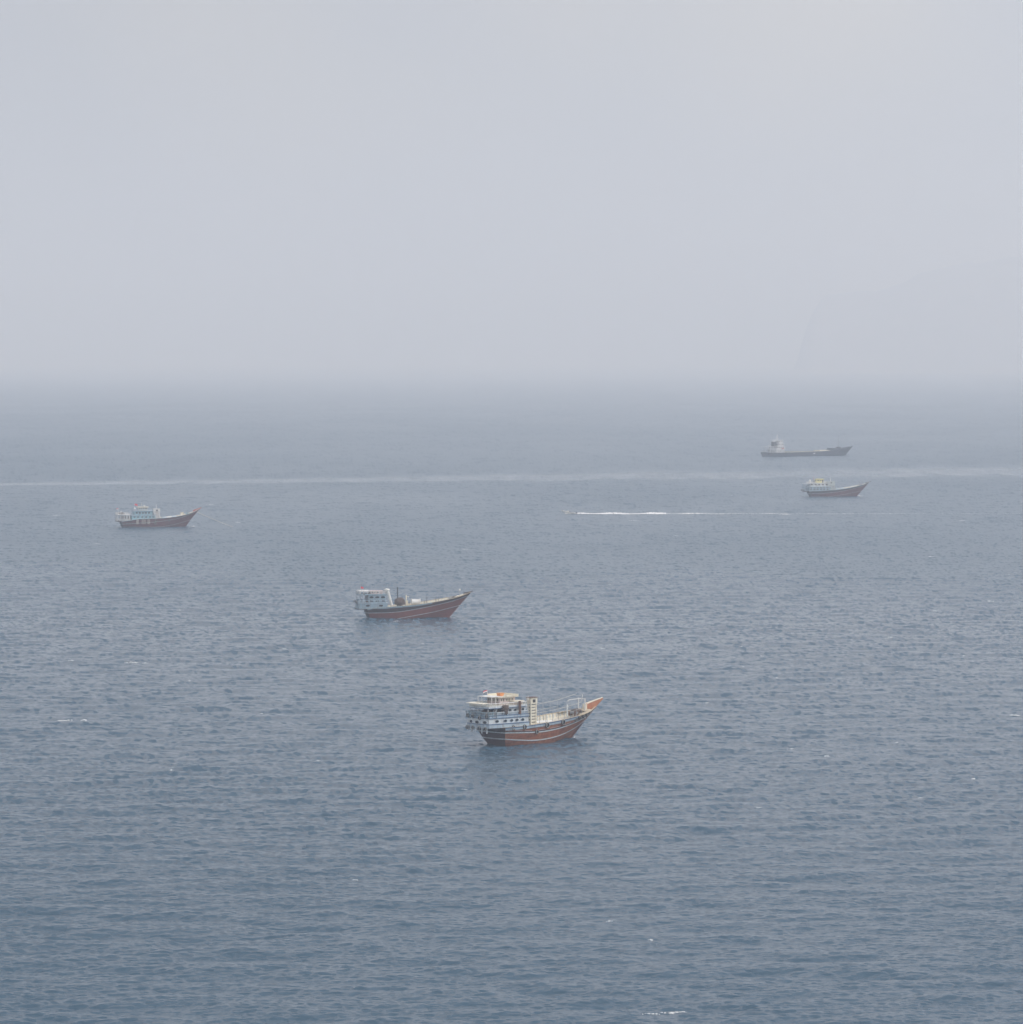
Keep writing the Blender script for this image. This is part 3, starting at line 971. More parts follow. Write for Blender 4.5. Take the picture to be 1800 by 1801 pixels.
for k in range(5):
    nb.torus((0, 0, .2), (1, .1 * k - .2, .2), .9 + .25 * k, .10, 20, 5)
on(b2, (10.9, -1.3, 4.0), nb, 'net_bundle', 'net', 'big brown net bundle at the foot of the black mast on the red dhow', 'net')
cr_ = MB().tube([(0, 0, 0), (0, 0, 3.9)], .22, 6).tube([(0, 0, 3.6), (.9, 0, 3.3)], .12, 6).tube([(.5, .6, 0), (.5, .6, 2.2)], .18, 6)
cr_.build('cargo_post', 'cream', b2).location = (12.8, -1.6, 3.3)
tk = MB().tube([(-1.3, 0, 0), (-1.22, 0, 0), (1.22, 0, 0), (1.3, 0, 0)], .8, 16)
t2 = MB()
for x in (-1.3, 1.3):
    t2.torus((x, 0, 0), (1, 0, 0), .86, .12, 20, 6)
tank = on(b2, (16.0, -1.0, 5.05), tk, 'cargo_tank', 'white', 'white cylinder tank lying on the cargo deck of the red dhow', 'tank')
t2.build('end_ring', 'white', tank)
cb = MB()
for (x, y, w_, h) in ((18.6, -1.4, .5, 1.0), (19.6, -.6, .4, 2.0), (22.3, -1.8, .3, 1.7), (23.4, -.8, .3, 1.5), (14.2, .8, .6, 1.6)):
    MB().tube([(x, y, H2.sheer(x) - 1), (x, y, H2.sheer(x) + h - .2)], .10, 6).build('stanchion', 'dark_steel', b2)
slab(b2, 'cargo_hatch', 'deck_wood', [(13, -1.7), (23, -1.5), (23, 1.5), (13, 1.7)], 3.3, 4.2)
windlass(b2, 27.4, 5.2, 1.9, 'steel')
mb = MB().blob((0, 0, .5), (1.2, .8, .7), 6)
on(b2, (28.9, 0, 5.5), mb, 'gear_heap', 'net', 'grey brown heap of gear at the bow of the red dhow', 'gear')
MB().tube([(30.3, 0, 6.2), (30.3, 0, 8.5)], .14, 7).build('bow_lamp_post', 'steel', b2)
MB().blob((30.3, 0, 8.6), (.3, .3, .3), 1, rough=.02, flat_bottom=False).build('bow_lamp', 'white', b2)
MB().prism([(28.5, -1.5), (32.2, -.35), (32.2, .35), (28.5, 1.5)], lambda x, y: H2.sheer(x) + .13, lambda x, y: H2.sheer(x) + .22).build('bow_deck', 'cream', b2)
for (y, z) in ((-2.6, 5.2), (-.3, 5.3), (2.4, 5.2)):
    wd = {-2.6: 'near corner', -.3: 'middle', 2.4: 'far corner'}[y]
    tyre(b2, H2, 0, z, 'black tyre fender on the stern gallery of the red dhow with black mast, ' + wd, 'tyre fenders on the second dhow', .42, at=(-3.15, y, z), nrm=(-1, 0, 0), rope_top=z + .7)

# ==================================================================================
#  the dhow at the left
# ==================================================================================
b3 = thing('wooden_dhow', 'dull maroon dhow with turquoise deckhouse, two flags and an anchor rope', 'boat',
           (-185.7, 1872.4, 0), R(15), BOATS, size=.97)
H3 = Hull(39.6, 10.0, [(0, 2.9), (5, 3.7), (9, 4.2), (20, 4.5), (26, 5.0), (31, 5.8), (35, 6.85), (39.6, 8.7)], 2.4, 31.3, stem_pow=1.15, stern_pow=.7)
st1 = smooth_interp([(0, 1.6), (6, 1.9), (16, 2.5), (24, 3.3), (30, 4.4), (39.6, 8.0)])
st2 = smooth_interp([(0, .2), (10, .1), (20, .15), (28, .8), (39.6, 3.2)])
build_hull(b3, H3, {'hull': 'hull_maroon', 'transom': 'hull_dark', 'bottom': 'bottom_red'}, 1.0, st1, st2, upper=None,
           s1w=.16, s2w=.14, band_w=.35, band_mat='hull_dark', trim='light_blue', band_to=.9, dark_line=True, rail='white')
MB().add([(36.2, -.5, 7.0), (36.2, .5, 7.0), (36.0, 0, 8.1), (40.4, -.08, 9.2), (40.4, .08, 9.2), (40.4, 0, 9.5)],
         [(0, 3, 5, 2), (1, 2, 5, 4), (0, 1, 4, 3), (0, 2, 1), (3, 4, 5)]).build('stem_head', 'red_stem', b3)
for w_ in ('starboard', 'port'):
    H3.band('stem_planking', 'red_stem', b3, lambda x: H3.sheer(x) - 1.0, lambda x: H3.sheer(x) - .01, .05, H3.part(w_, .92, 1))
    H3.band('quarter_planking', 'hull_dark', b3, lambda x: .3, lambda x: H3.sheer(x) - .05, .03, H3.part(w_, 0, .16))
G = taper(-1.9, 4.4, 3.6, 4.4, .3)
slab(b3, 'gallery_floor', 'hull_dark', taper(-2.1, 4.6, 3.7, 4.5, .3), 2.9, 3.2)
slab(b3, 'stern_house', 'pale_blue', taper(.2, 4.2, 3.2, 3.9, 0), 3.2, 6.2)
SH = taper(.2, 4.2, 3.2, 3.9, 0)
for x in (.9, 2.1, 3.4):
    p, n = wall_point(SH, x, -1)
    window(b3, p, n, 4.9, .8, 1.7, 'white', 'shadow_in')
for y in (-2.4, -.8, .8, 2.4):
    window(b3, Vector((.2, y, 0)), Vector((-1, 0, 0)), 4.9, .8, 1.7, 'white', 'shadow_in')
slab(b3, 'stern_deck', 'white', taper(-1.9, 4.4, 3.5, 4.2, .3), 6.2, 6.4)
for (x, y) in ((-1.7, -3.3), (-1.7, -1.1), (-1.7, 1.1), (-1.7, 3.3), (-.5, -3.5), (.9, -3.75), (2.2, -4.0), (3.6, -4.1)):
    MB().box(x - .09, x + .09, y - .09, y + .09, 3.2, 6.2).build('post', 'white', b3)
R_ = taper(-1.8, 4.3, 3.4, 4.1, .3)
railing(b3, [R_[2], R_[1], R_[0], R_[6], R_[5], R_[4], R_[3]], 3.2, 1.1, 'white', .8, r=.06)
railing(b3, [R_[2], R_[1], R_[0], R_[6], R_[5], R_[4], R_[3]], 6.4, .8, 'white', 1.2, r=.05)
mb = MB().blob((0, 0, .4), (1.5, 1.6, .55), 12)
on(b3, (.8, 0, 6.4), mb, 'stern_bundle', 'net', 'dark bundle on the stern deck of the maroon dhow', 'bundle')
flag(b3, (-.9, 0, 6.4), 3.0, 1.0, .6, ['flag_red', 'flag_white'], ang=170, seed=2)
MB().blob((0.3, -.6, 7.6), (.35, .35, .4), 2, rough=.02, flat_bottom=False).tube([(.3, -.6, 6.4), (.3, -.6, 7.4)], .06, 6).build('satellite_dome', 'white', b3)
W1 = taper(5.0, 16.6, 4.3, 4.5, 0)
slab(b3, 'lower_house', 'teal_blue', W1, 3.6, 5.7)
for x in (6.3, 8.2, 10.1, 12.0, 13.9, 15.5):
    for sg in (-1, 1):
        p, n = wall_point(W1, x, sg)
        window(b3, p, n, 5.1, .9, .5, 'light_blue')
slab(b3, 'ledge_plank', 'light_blue', taper(4.8, 16.8, 4.45, 4.65, 0), 5.7, 5.9)
R_ = taper(4.9, 16.7, 4.35, 4.55, 0)
railing(b3, [R_[2], R_[1], R_[0]], 5.9, .75, 'light_blue', 1.1, r=.06)
W2 = taper(6.6, 15.4, 3.3, 3.6, 0)
slab(b3, 'upper_house', 'teal_blue', W2, 5.9, 7.9)
for x in (7.6, 9.1, 10.6, 12.1, 13.6):
    for sg in (-1, 1):
        p, n = wall_point(W2, x, sg)
        window(b3, p, n, 7.1, .9, .7, 'light_blue')
for y in (-2, 0, 2):
    window(b3, Vector((15.4, y, 0)), Vector((1, 0, 0)), 7.1, .9, .7, 'light_blue')
slab(b3, 'upper_deck', 'light_blue', taper(6.0, 16.0, 3.6, 3.9, 0), 7.9, 8.1)
R_ = taper(6.1, 15.9, 3.5, 3.8, 0)
railing(b3, [R_[2], R_[1], R_[0], R_[5], R_[4], R_[3]], 8.1, .7, 'light_blue', 1.0, r=.06)
WHt = [(8.8, -1.9), (13.2, -2.0), (13.2, 2.0), (8.8, 1.9)]
slab(b3, 'wheelhouse', 'pale_green', WHt, 8.1, 9.7)
for x in (9.4, 10.3, 11.2, 12.1, 12.8):
    window(b3, Vector((x, -1.93 - .02 * (x - 9), 0)), Vector((0, -1, 0)), 9.15, .5, .55, 'white')
for y in (-1.2, -.4, .4, 1.2):
    window(b3, Vector((8.8, y, 0)), Vector((-1, 0, 0)), 9.15, .5, .55, 'white')
    window(b3, Vector((13.2, y, 0)), Vector((1, 0, 0)), 9.15, .5, .55, 'white')
slab(b3, 'wheelhouse_roof', 'cream', [(8.3, -2.3), (13.9, -2.4), (13.9, 2.4), (8.3, 2.3)], 9.7, 9.95)
MB().tube([(10.5, 0, 9.95), (10.5, 0, 12.0)], .07, 6).tube([(10.5, -.8, 11.3), (10.5, .8, 11.3)], .06, 6).build('mast', 'white', b3)
MB().box(11.3, 12.5, -.15, .15, 10.4, 10.6).box(11.8, 12.0, -.08, .08, 9.95, 10.4).build('radar', 'white', b3)
MB().blob((6.9, -1.5, 9.1), (.5, .5, .55), 2, rough=.02, flat_bottom=False).tube([(6.9, -1.5, 8.1), (6.9, -1.5, 8.8)], .08, 6).build('satellite_dome', 'white', b3)
flag(b3, (7.2, .5, 8.1), 3.4, 1.6, .85, ['flag_red'], ang=20, seed=3)
louvre_tower(b3, 15.9, 18.8, -4.2, -2.0, 4.2, 9.0, 'white', 7, 1.4)
MB().tube([(17.3, -3.0, 9.1), (17.3, -3.0, 11.2)], .11, 6).build('mast', 'white', b3)
for k, (x, w_) in enumerate(((21.7, 1.6), (24.2, 2.0), (26.6, 1.6))):
    mb = MB().blob((0, 0, .5), (w_, 1.9, .8), 20 + k, 16, 9, .10)
    on(b3, (x, -.8, H3.sheer(x) - .85), mb, 'covered_cargo', ('tarp_grey', 'tarp_white', 'tarp_grey')[k],
       ('grey tarpaulin heap nearest the house of the maroon dhow', 'white tarpaulin heap amidships on the maroon dhow',
        'grey tarpaulin heap nearest the bow of the maroon dhow')[k], 'tarpaulin')
slab(b3, 'cargo_hatch', 'deck_wood', [(19.5, -2.2), (28.5, -2.0), (28.5, 2.0), (19.5, 2.2)], 3.5, 4.1)
on(b3, (30.4, -.8, 4.9), MB().prism([(-.75, -.8), (.75, -.8), (.75, .8), (-.75, .8)], 0, 2.1).box(-.85, .85, -.9, .9, 2.1, 2.2),
   'deck_locker', 'cream', 'tall cream locker standing near the bow of the maroon dhow', 'locker')
windlass(b3, 33.2, 5.8, 2.0, 'teal_blue')
for i, (x, z) in enumerate(((17.2, 3.4), (17.4, 2.1), (24.3, 3.5))):
    tyre(b3, H3, x, z, 'tyre fender on the maroon dhow, ' + ('upper one below the vent tower', 'lower one below the vent tower', 'single one amidships')[i],
         'tyre fenders on the maroon dhow', .62, extra=.3, rope_top=4.5)
for i, x in enumerate((7.6, 10.8, 13.2)):
    mb = MB()
    n_ = 7
    ww = (1.2, 2.2, 1.2)[i]
    for a in range(n_ + 1):
        y0 = -.12 - .05 * math.sin(a)
        mb.tube([(-ww / 2 + ww * a / n_, y0, 0), (-ww / 2 + ww * a / n_, y0, -2.2)], .035, 4)
        mb.tube([(-ww / 2, -.14, -2.2 * a / n_), (ww / 2, -.14, -2.2 * a / n_)], .035, 4)
    on(b3, (x, -5.0, 3.9), mb, 'cargo_net', 'rope', ('narrow rope net hung on the maroon hull nearest the stern', 'widest rope net hung on the maroon hull',
       'narrow rope net hung on the maroon hull nearest the vent tower')[i], 'net', 'rope nets hung on the side of the maroon dhow')
MB().tube([(38.0, -.3, 7.2), (41.5, -2.5, 5.4), (45.5, -5.2, 3.6), (50.0, -8.6, 1.6), (54.0, -11.6, .0)], .16, 5).build('anchor_rope', 'rope', b3)

# ==================================================================================
#  the dhow at the right
# ==================================================================================
b4 = thing('wooden_dhow', 'hazy purple grey dhow with yellow wheelhouse and pale green tower', 'boat',
           (171.2, 2280.4, 0), R(12), BOATS, size=.96)
H4 = Hull(38.8, 9.4, [(0, 3.4), (8, 3.8), (17, 4.3), (23, 5.0), (29, 6.0), (35, 7.3), (38.8, 8.6)], 3.0, 29.3, stem_pow=1.0, stern_pow=.8)
st1 = smooth_interp([(0, 1.9), (8, 2.0), (16, 2.6), (24, 3.7), (32, 5.4), (38.8, 7.4)])
st2 = smooth_interp([(0, .2), (12, -.1), (18, .35), (26, 1.4), (38.8, 3.2)])
build_hull(b4, H4, {'hull': 'hull_maroon', 'transom': 'hull_dark', 'bottom': 'bottom_red'}, .9, st1, st2, upper='hull_dark',
           s1w=.16, s2w=.14, band_w=.3, band_mat='grey_blue', trim='grey_blue', band_to=.9, rail='pale_blue')
MB().add([(36.2, -.5, 7.5), (36.2, .5, 7.5), (36.2, 0, 8.3), (39.8, -.08, 8.9), (39.8, .08, 8.9), (39.8, 0, 9.15)],
         [(0, 3, 5, 2), (1, 2, 5, 4), (0, 1, 4, 3), (0, 2, 1), (3, 4, 5)]).build('stem_head', 'hull_dark', b4)
slab(b4, 'gallery_floor', 'hull_dark', taper(-2.6, 3.0, 3.4, 4.3, .4), 3.0, 3.3)
G = taper(-.4, 13.0, 3.7, 4.5, 0)
slab(b4, 'lower_house', 'grey_blue', G, 3.5, 6.1)
for row, z in enumerate((4.3, 5.35)):
    for x in (1.0, 3.0, 5.0, 7.0, 9.0, 11.0):
        p, n = wall_point(G, x, -1)
        window(b4, p, n, z, 1.2, .5, 'pale_blue')
slab(b4, 'ledge_plank', 'pale_blue', taper(-.6, 13.2, 3.85, 4.6, 0), 6.1, 6.35)
W = taper(.8, 12.4, 3.2, 3.8, 0)
slab(b4, 'upper_house', 'pale_blue', W, 6.35, 8.0)
for x in (1.6, 3.9, 6.1, 8.3, 10.8):
    for sg in (-1, 1):
        p, n = wall_point(W, x, sg)
        porthole(b4, p, n, 7.3, .75, .38, rim='white', pane='shadow_in')
for y in (-2, 0, 2):
    window(b4, Vector((.8, y, 0)), Vector((-1, 0, 0)), 7.2, .9, .9, 'white')
slab(b4, 'upper_deck', 'white', taper(-.2, 12.8, 3.4, 4.0, 0), 8.0, 8.2)
R_ = taper(-.1, 12.6, 3.3, 3.9, 0)
railing(b4, [R_[2], R_[1], R_[0], R_[5], R_[4], R_[3]], 8.2, .7, 'white', 1.5, r=.05)
WHt = [(5.0, -2.0), (9.3, -2.1), (9.3, 2.1), (5.0, 2.0)]
slab(b4, 'wheelhouse', 'yellow', WHt, 8.2, 10.5)
for x in (5.9, 7.2, 8.5):
    window(b4, Vector((x, -2.03 - .02 * (x - 5), 0)), Vector((0, -1, 0)), 9.7, .75, .7, 'yellow')
for y in (-1.2, 0, 1.2):
    window(b4, Vector((9.3, y, 0)), Vector((1, 0, 0)), 9.7, .7, .7, 'yellow')
    window(b4, Vector((5.0, y, 0)), Vector((-1, 0, 0)), 9.7, .7, .7, 'yellow')
MB().box(8.4, 9.1, -2.16, -2.10, 8.25, 10.1).build('door', 'shadow_in', b4)
slab(b4, 'wheelhouse_roof', 'yellow', [(4.7, -2.3), (9.8, -2.4), (9.8, 2.4), (4.7, 2.3)], 10.5, 10.7)
MB().blob((.9, -1.2, 9.6), (.7, .7, .75), 2, rough=.02, flat_bottom=False).tube([(.9, -1.2, 8.2), (.9, -1.2, 9.1)], .12, 6).build('satellite_dome', 'white', b4)
MB().blob((3.6, -.5, 9.2), (.75, .75, .8), 2, rough=.02, flat_bottom=False).tube([(3.6, -.5, 8.2), (3.6, -.5, 8.7)], .12, 6).build('satellite_dome', 'steel', b4)
MB().tube([(2.6, 0, 8.2), (2.6, 0, 12.2)], .06, 6).build('flagpole', 'steel', b4)
MB().tube([(4.0, 1, 8.2), (4.0, 1, 12.0)], .06, 6).build('antenna', 'flag_red', b4)
louvre_tower(b4, 11.4, 15.6, -4.3, -1.4, 4.3, 9.1, 'pale_green', 5, 2.6)
MB().tube([(13.4, -2.8, 9.2), (13.4, -2.8, 11.4)], .14, 6).build('mast', 'white', b4)
for (x, y) in ((-2.4, -3.2), (-2.4, -1.1), (-2.4, 1.1), (-2.4, 3.2), (-1.2, -3.5), (0, -3.8)):
    MB().box(x - .1, x + .1, y - .1, y + .1, 3.3, 7.6).build('post', 'grey_blue', b4)
slab(b4, 'stern_deck', 'grey_blue', taper(-2.6, .5, 3.4, 3.8, .3), 5.3, 5.6)
slab(b4, 'stern_awning', 'pale_blue', taper(-2.6, .3, 3.4, 3.8, .3), 7.6, 7.8)
for y in (-2.7, 0.0, 2.7):
    wd = {-2.7: 'near corner', 0.0: 'middle', 2.7: 'far corner'}[y]
    tyre(b4, H4, 0, 3.9, 'black tyre fender on the stern of the dhow with yellow wheelhouse, ' + wd, 'tyre fenders on the yellow wheelhouse dhow', .55,
         at=(-3.2, y, 3.9), nrm=(-1, 0, 0), rope_top=5)
for i, (x, w_) in enumerate(((18.4, 1.2), (21.0, 1.4), (27.5, 1.0))):
    mb = MB().blob((0, 0, .5), (w_, 1.5, .8), 30 + i, 14, 8, .12)
    on(b4, (x, -.9, H4.sheer(x) - .7), mb, 'covered_cargo', ('pinkish', 'tarp_grey', 'tarp_white')[i] if i else 'tarp_grey',
       ('cargo heap next to the pale green tower of the right dhow', 'low cargo heap amidships on the right dhow',
        'white cargo heap before the bow of the right dhow')[i], 'tarpaulin')
slab(b4, 'cargo_hatch', 'deck_wood', [(16.5, -2), (29, -1.8), (29, 1.8), (16.5, 2)], 3.6, 4.3)
windlass(b4, 33.2, 6.4, 1.9, 'steel')
MB().tube([(31.8, 0, 5.9), (32.6, .0, 9.0)], .12, 6).tube([(34.2, 0, 6.6), (34.2, 0, 8.9)], .12, 6).build('bow_posts', 'steel', b4)

# ==================================================================================
#  cargo ship far off
# ==================================================================================
cs = thing('cargo_ship', 'long low dark grey cargo ship with white superstructure aft, farthest in the haze', 'ship',
           (204.4, 3182.2, 0), R(32.7), size=.935)
HC = Hull(95.0, 15.0, [(0, 3.6), (20, 3.5), (50, 3.9), (66, 4.7), (76, 5.7), (86, 6.6), (95, 8.0)], 1.0, 85.5, zb=-2.0,
          stem_pow=1.1, breadth=[(0, .88), (.08, .98), (.2, 1), (.75, 1), (.85, .85), (.93, .5), (.98, .16), (1, .03)], tr_round=.8, stern_e=.25)
HC.ex = smooth_interp([(0, .25), (.1, .12), (.75, .12), (.9, .5), (1, 1.0)])
mb = MB()
HC.strip(mb, lambda x: HC.zb, HC.sheer, rows=10)
mb.build('hull', 'ship_hull', cs, 50)
HC.band('rubbing_strake', 'dark_steel', cs, lambda x: HC.sheer(x) - 1.2, lambda x: HC.sheer(x) - .95, .12)
mb = MB()
v, f = [], []
for i in range(31):
    u = .97 * i / 30
    z = HC.sheer(u * HC.L) - .05
    x, y = HC.side(u, z, 1)
    v += [(x, -y + .02, z - .9), (x, y - .02, z - .9)]
for i in range(30):
    f.append((i * 2, i * 2 + 1, i * 2 + 3, i * 2 + 2))
mb.add(v, f).build('deck', 'ship_deck', cs)
for w_ in ('starboard', 'port'):
    HC.band('gunwale', 'steel', cs, lambda x: HC.sheer(x) - .04, lambda x: HC.sheer(x) + .12, .08, HC.part(w_, .12, .78))
def rect(x0, x1, w_):
    return [(x0, -w_), (x1, -w_), (x1, w_), (x0, w_)]
tiers = [(7.0, 16.6, 6.2, 2.8, 6.3), (8.2, 16.0, 5.8, 6.3, 8.9), (10.8, 15.8, 5.2, 8.9, 11.3), (11.2, 15.4, 4.6, 11.3, 13.4)]
for i, (x0, x1, w_, z0, z1) in enumerate(tiers):
    t = slab(cs, 'superstructure_tier', 'ship_white', rect(x0, x1, w_), z0, z1 - .15)
    slab(cs, 'deck_edge', 'ship_white', rect(x0 - .8, x1 + .5, w_ + .6), z1 - .15, z1)
    railing(cs, rect(x0 - .7, x1 + .4, w_ + .5), z1, 1.0, 'ship_white', 1.6, True, r=.05)
    n = int((x1 - x0) / 1.8)
    for k in range(n):
        x = x0 + (x1 - x0) * (k + .5) / n
        window(cs, Vector((x, -w_, 0)), Vector((0, -1, 0)), z0 + (1.7 if i else 1.9), .9, .8, 'ship_white')
    for y in np.linspace(-w_ + 1.2, w_ - 1.2, 5):
        window(cs, Vector((x1, float(y), 0)), Vector((1, 0, 0)), z0 + 1.6, 1.2, .8, 'ship_white')
        window(cs, Vector((x0, float(y), 0)), Vector((-1, 0, 0)), z0 + 1.6, .9, 1.0 + (.8 if i == 0 else 0), 'ship_white', 'shadow_in')
MB().prism([(7.2, -2.6), (10.2, -2.6), (10.2, .8), (7.2, .8)], 8.9, 12.9).build('funnel', 'dark_steel', cs)
slab(cs, 'funnel_cap', 'ship_white', [(7.0, -2.8), (10.4, -2.8), (10.4, 1.0), (7.0, 1.0)], 12.9, 13.2)
MB().tube([(13, 0, 13.4), (13, 0, 19.2)], .4, 7).box(12.7, 13.3, -2.2, 2.2, 15.6, 16.0).box(12.7, 13.3, -1.5, 1.5, 17.4, 17.8).tube([(12, -1.6, 13.4), (13, 0, 16.5)], .2, 6).tube([(12, 1.6, 13.4), (13, 0, 16.5)], .2, 6).build('mast', 'ship_white', cs)
MB().box(12.2, 13.8, -.2, .2, 15.1, 15.4).build('radar', 'ship_white', cs)
MB().tube([(9.0, 1, 13.2), (9.0, 1, 25.0)], .07, 5).build('antenna', 'steel', cs)
lb = MB().blob((0, 0, .3), (1.3, .7, .6), 1, 14, 8, .02, True)
on(cs, (13.8, -7.0, 6.6), lb, 'lifeboat', 'ship_red', 'small red lifeboat on the side of the far cargo ship', 'lifeboat')
MB().tube([(16.3, -5.6, 3.0), (16.9, -5.8, 8.8)], .35, 6).build('vent_pipe', 'ship_white', cs)
railing(cs, [(15, -6.9), (.2, -6.5), (.2, 6.5), (15, 6.9)], 3.4, 1.2, 'ship_white', 1.5, r=.06)
for x in (1.2, 4.6):
    for y in (-6.2, 6.2):
        MB().box(x - .12, x + .12, y - .12, y + .12, 2.7, 8.4).build('post', 'ship_white', cs)
slab(cs, 'stern_canopy', 'ship_white', rect(.8, 5.2, 6.4), 8.4, 8.55)
slab(cs, 'hatch_coaming', 'cream', rect(24, 50, 5.2), 2.9, 4.15)
slab(cs, 'hatch_coaming', 'cream', rect(56, 66, 4.8), 3.2, 5.0)
for i in range(6):
    x = 24.4 + i * 4.3
    MB().box(x, x + 4.1, -5.3, 5.3, 4.16, 4.34).build('hatch_cover', 'ship_deck', cs)
slab(cs, 'forecastle_deck', 'ship_hull', [(72, -6.6), (80, -6.4), (86, -4.2), (90, -1.8), (90, 1.8), (86, 4.2), (80, 6.4), (72, 6.6)], 5.0, 6.45)
MB().box(78, 80.5, -1.5, 1.5, 6.45, 7.5).build('windlass', 'dark_steel', cs)
MB().tube([(79.5, 0, 7.4), (79.5, 0, 17.5)], .16, 6).build('foremast', 'steel', cs)
MB().tube([(93, 0, 7.4), (93.6, 0, 9.6)], .12, 6).box(93.2, 94.6, -.05, .05, 8.8, 9.1).build('bow_staff', 'steel', cs)
cbd = [c for c in HC.part('starboard', .5, .53)]
HC.band('draught_mark', 'white', cs, lambda x: 1.9, lambda x: 3.0, .05, cbd)

# ==================================================================================
#  speedboat with one standing person
# ==================================================================================
sb = thing('speedboat', 'small cream white speedboat with raised bow racing left ahead of its wake', 'boat', (29.6, 2030.0, .2), R(176), ry=R(-8), size=.97)
v, f = [], []
secs = [(-3.6, 1.0, .9, .0), (-2.0, 1.1, .9, -.05), (0, 1.15, .95, -.1), (1.8, 1.0, 1.05, 0), (3.2, .6, 1.25, .35), (4.3, .05, 1.45, 1.0)]
for (x, hw, zt, zk) in secs:
    v += [(x, -hw, zt), (x, -hw * .85, (zt + zk) / 2 - .1), (x, 0, zk - .15), (x, hw * .85, (zt + zk) / 2 - .1), (x, hw, zt), (x, hw * .85, zt), (x, hw * .75, zt - .5), (x, -hw * .75, zt - .5), (x, -hw * .85, zt)]
for i in range(len(secs) - 1):
    for j in range(9):
        f.append((i * 9 + j, i * 9 + (j + 1) % 9, (i + 1) * 9 + (j + 1) % 9, (i + 1) * 9 + j))
f += [tuple(range(9)), tuple(range(45, 54))]
MB().add(v, f).build('hull', 'fibreglass', sb, 40)
MB().prism([(.3, -.45), (1.1, -.4), (1.1, .4), (.3, .45)], .4, 1.5).build('console', 'fibreglass', sb)
MB().prism([(.9, -.42), (1.0, -.42), (1.0, .42), (.9, .42)], 1.5, 1.95).build('windscreen', 'glass', sb)
MB().box(-1.6, -1.0, -.7, .7, .4, .95).build('seat', 'dark_cloth', sb)
mo = MB().box(-4.2, -3.65, -.25, .25, .5, 1.25).box(-4.05, -3.85, -.08, .08, -.4, .5).build('outboard_motor', 'dark_steel', sb)
MB().tube([(-4.0, 0, -.35), (-4.15, 0, -.35)], .18, 8).build('propeller', 'steel', mo)


def skin_mesh(name, pts, edges, rad, mat, parent=None):
    me = bpy.data.meshes.new(name)
    me.from_pydata(pts, edges, [])
    o = bpy.data.objects.new(name, me)
    col.objects.link(o)
    o.modifiers.new('skin', 'SKIN').use_smooth_shade = True
    for i, r in enumerate(rad):
        me.skin_vertices[0].data[i].radius = (r, r)
    me.skin_vertices[0].data[0].use_root = True
    sdm = o.modifiers.new('sub', 'SUBSURF')
    sdm.levels = sdm.render_levels = 1
    me.materials.append(M[mat])
    if parent:
        o.parent = parent
    return o


P_ = [(0, 0, .95), (0, 0, 1.2), (.02, 0, 1.42), (.03, 0, 1.52), (.05, 0, 1.68),
      (0, .1, .88), (.08, .13, .5), (0, .15, .08), (.14, .15, .04),
      (0, -.1, .88), (.08, -.13, .5), (0, -.15, .08), (.14, -.15, .04),
      (.0, .2, 1.4), (.08, .27, 1.14), (.32, .22, 1.1), (.0, -.2, 1.4), (.08, -.27, 1.14), (.32, -.22, 1.1)]
E_ = [(0, 1), (1, 2), (2, 3), (3, 4), (0, 5), (5, 6), (6, 7), (7, 8), (0, 9), (9, 10), (10, 11), (11, 12), (2, 13), (13, 14), (14, 15), (2, 16), (16, 17), (17, 18)]
body = skin_mesh('person', P_, E_, [.13, .12, .13, .055, .105, .095, .062, .045, .04, .095, .062, .045, .04, .065, .045, .035, .065, .045, .035], 'skin')
body.matrix_basis = Matrix.Translation((0, 0, 0)) @ sb.matrix_basis @ Matrix.Translation((-.35, 0, .42)) @ Matrix.Rotation(R(7), 4, 'Y')
body['label'] = 'person in white shirt and dark trousers standing at the speedboat console'
body['category'] = 'person'
skin_mesh('shirt', [P_[i] for i in (0, 1, 2, 13, 14, 16, 17)], [(0, 1), (1, 2), (2, 3), (3, 4), (2, 5), (5, 6)], [.15, .15, .15, .085, .06, .085, .06], 'shirt', body)
skin_mesh('trousers', [P_[i] for i in (0, 5, 6, 7, 9, 10, 11)], [(0, 1), (1, 2), (2, 3), (0, 4), (4, 5), (5, 6)], [.15, .115, .08, .065, .115, .08, .065], 'dark_cloth', body)
MB().blob((.03, 0, 1.74), (.115, .105, .09), 2, 10, 7, .03, False).build('hair', 'hair', body)

# ==================================================================================
#  the sea
# ==================================================================================
rng = np.random.default_rng(5)


def spectrum_tile(n, Lt, wdir, lam_peak, lam_min, lam_max, spread, seed, power=3.6):
    rg = np.random.default_rng(seed)
    k1 = np.fft.fftfreq(n, Lt / n) * 2 * np.pi
    kx, ky = np.meshgrid(k1, k1, indexing='ij')
    k = np.hypot(kx, ky)
    k[0, 0] = 1
    kp = 2 * np.pi / lam_peak
    S = k ** (-power - .4) * np.exp(-1.25 * (kp / k) ** 2)
    S *= (k < 2 * np.pi / lam_min) * (k > 2 * np.pi / lam_max)
    c = (kx * math.cos(wdir) + ky * math.sin(wdir)) / k
    S *= np.abs(c) ** spread * np.where(c > 0, 1.0, .3) + .006
    a = np.sqrt(S) * (rg.normal(size=(n, n)) + 1j * rg.normal(size=(n, n)))
    a[0, 0] = 0
    f2 = lambda q: np.real(np.fft.ifft2(q))
    h, sx, sy = f2(a), f2(1j * kx * a), f2(1j * ky * a)
    dx, dy = f2(-1j * kx / k * a), f2(-1j * ky / k * a)
    r = math.sqrt(np.mean(sx * sx + sy * sy))
    return [(q / r).astype(np.float32) for q in (h, dx, dy, sx, sy)], n / Lt, n


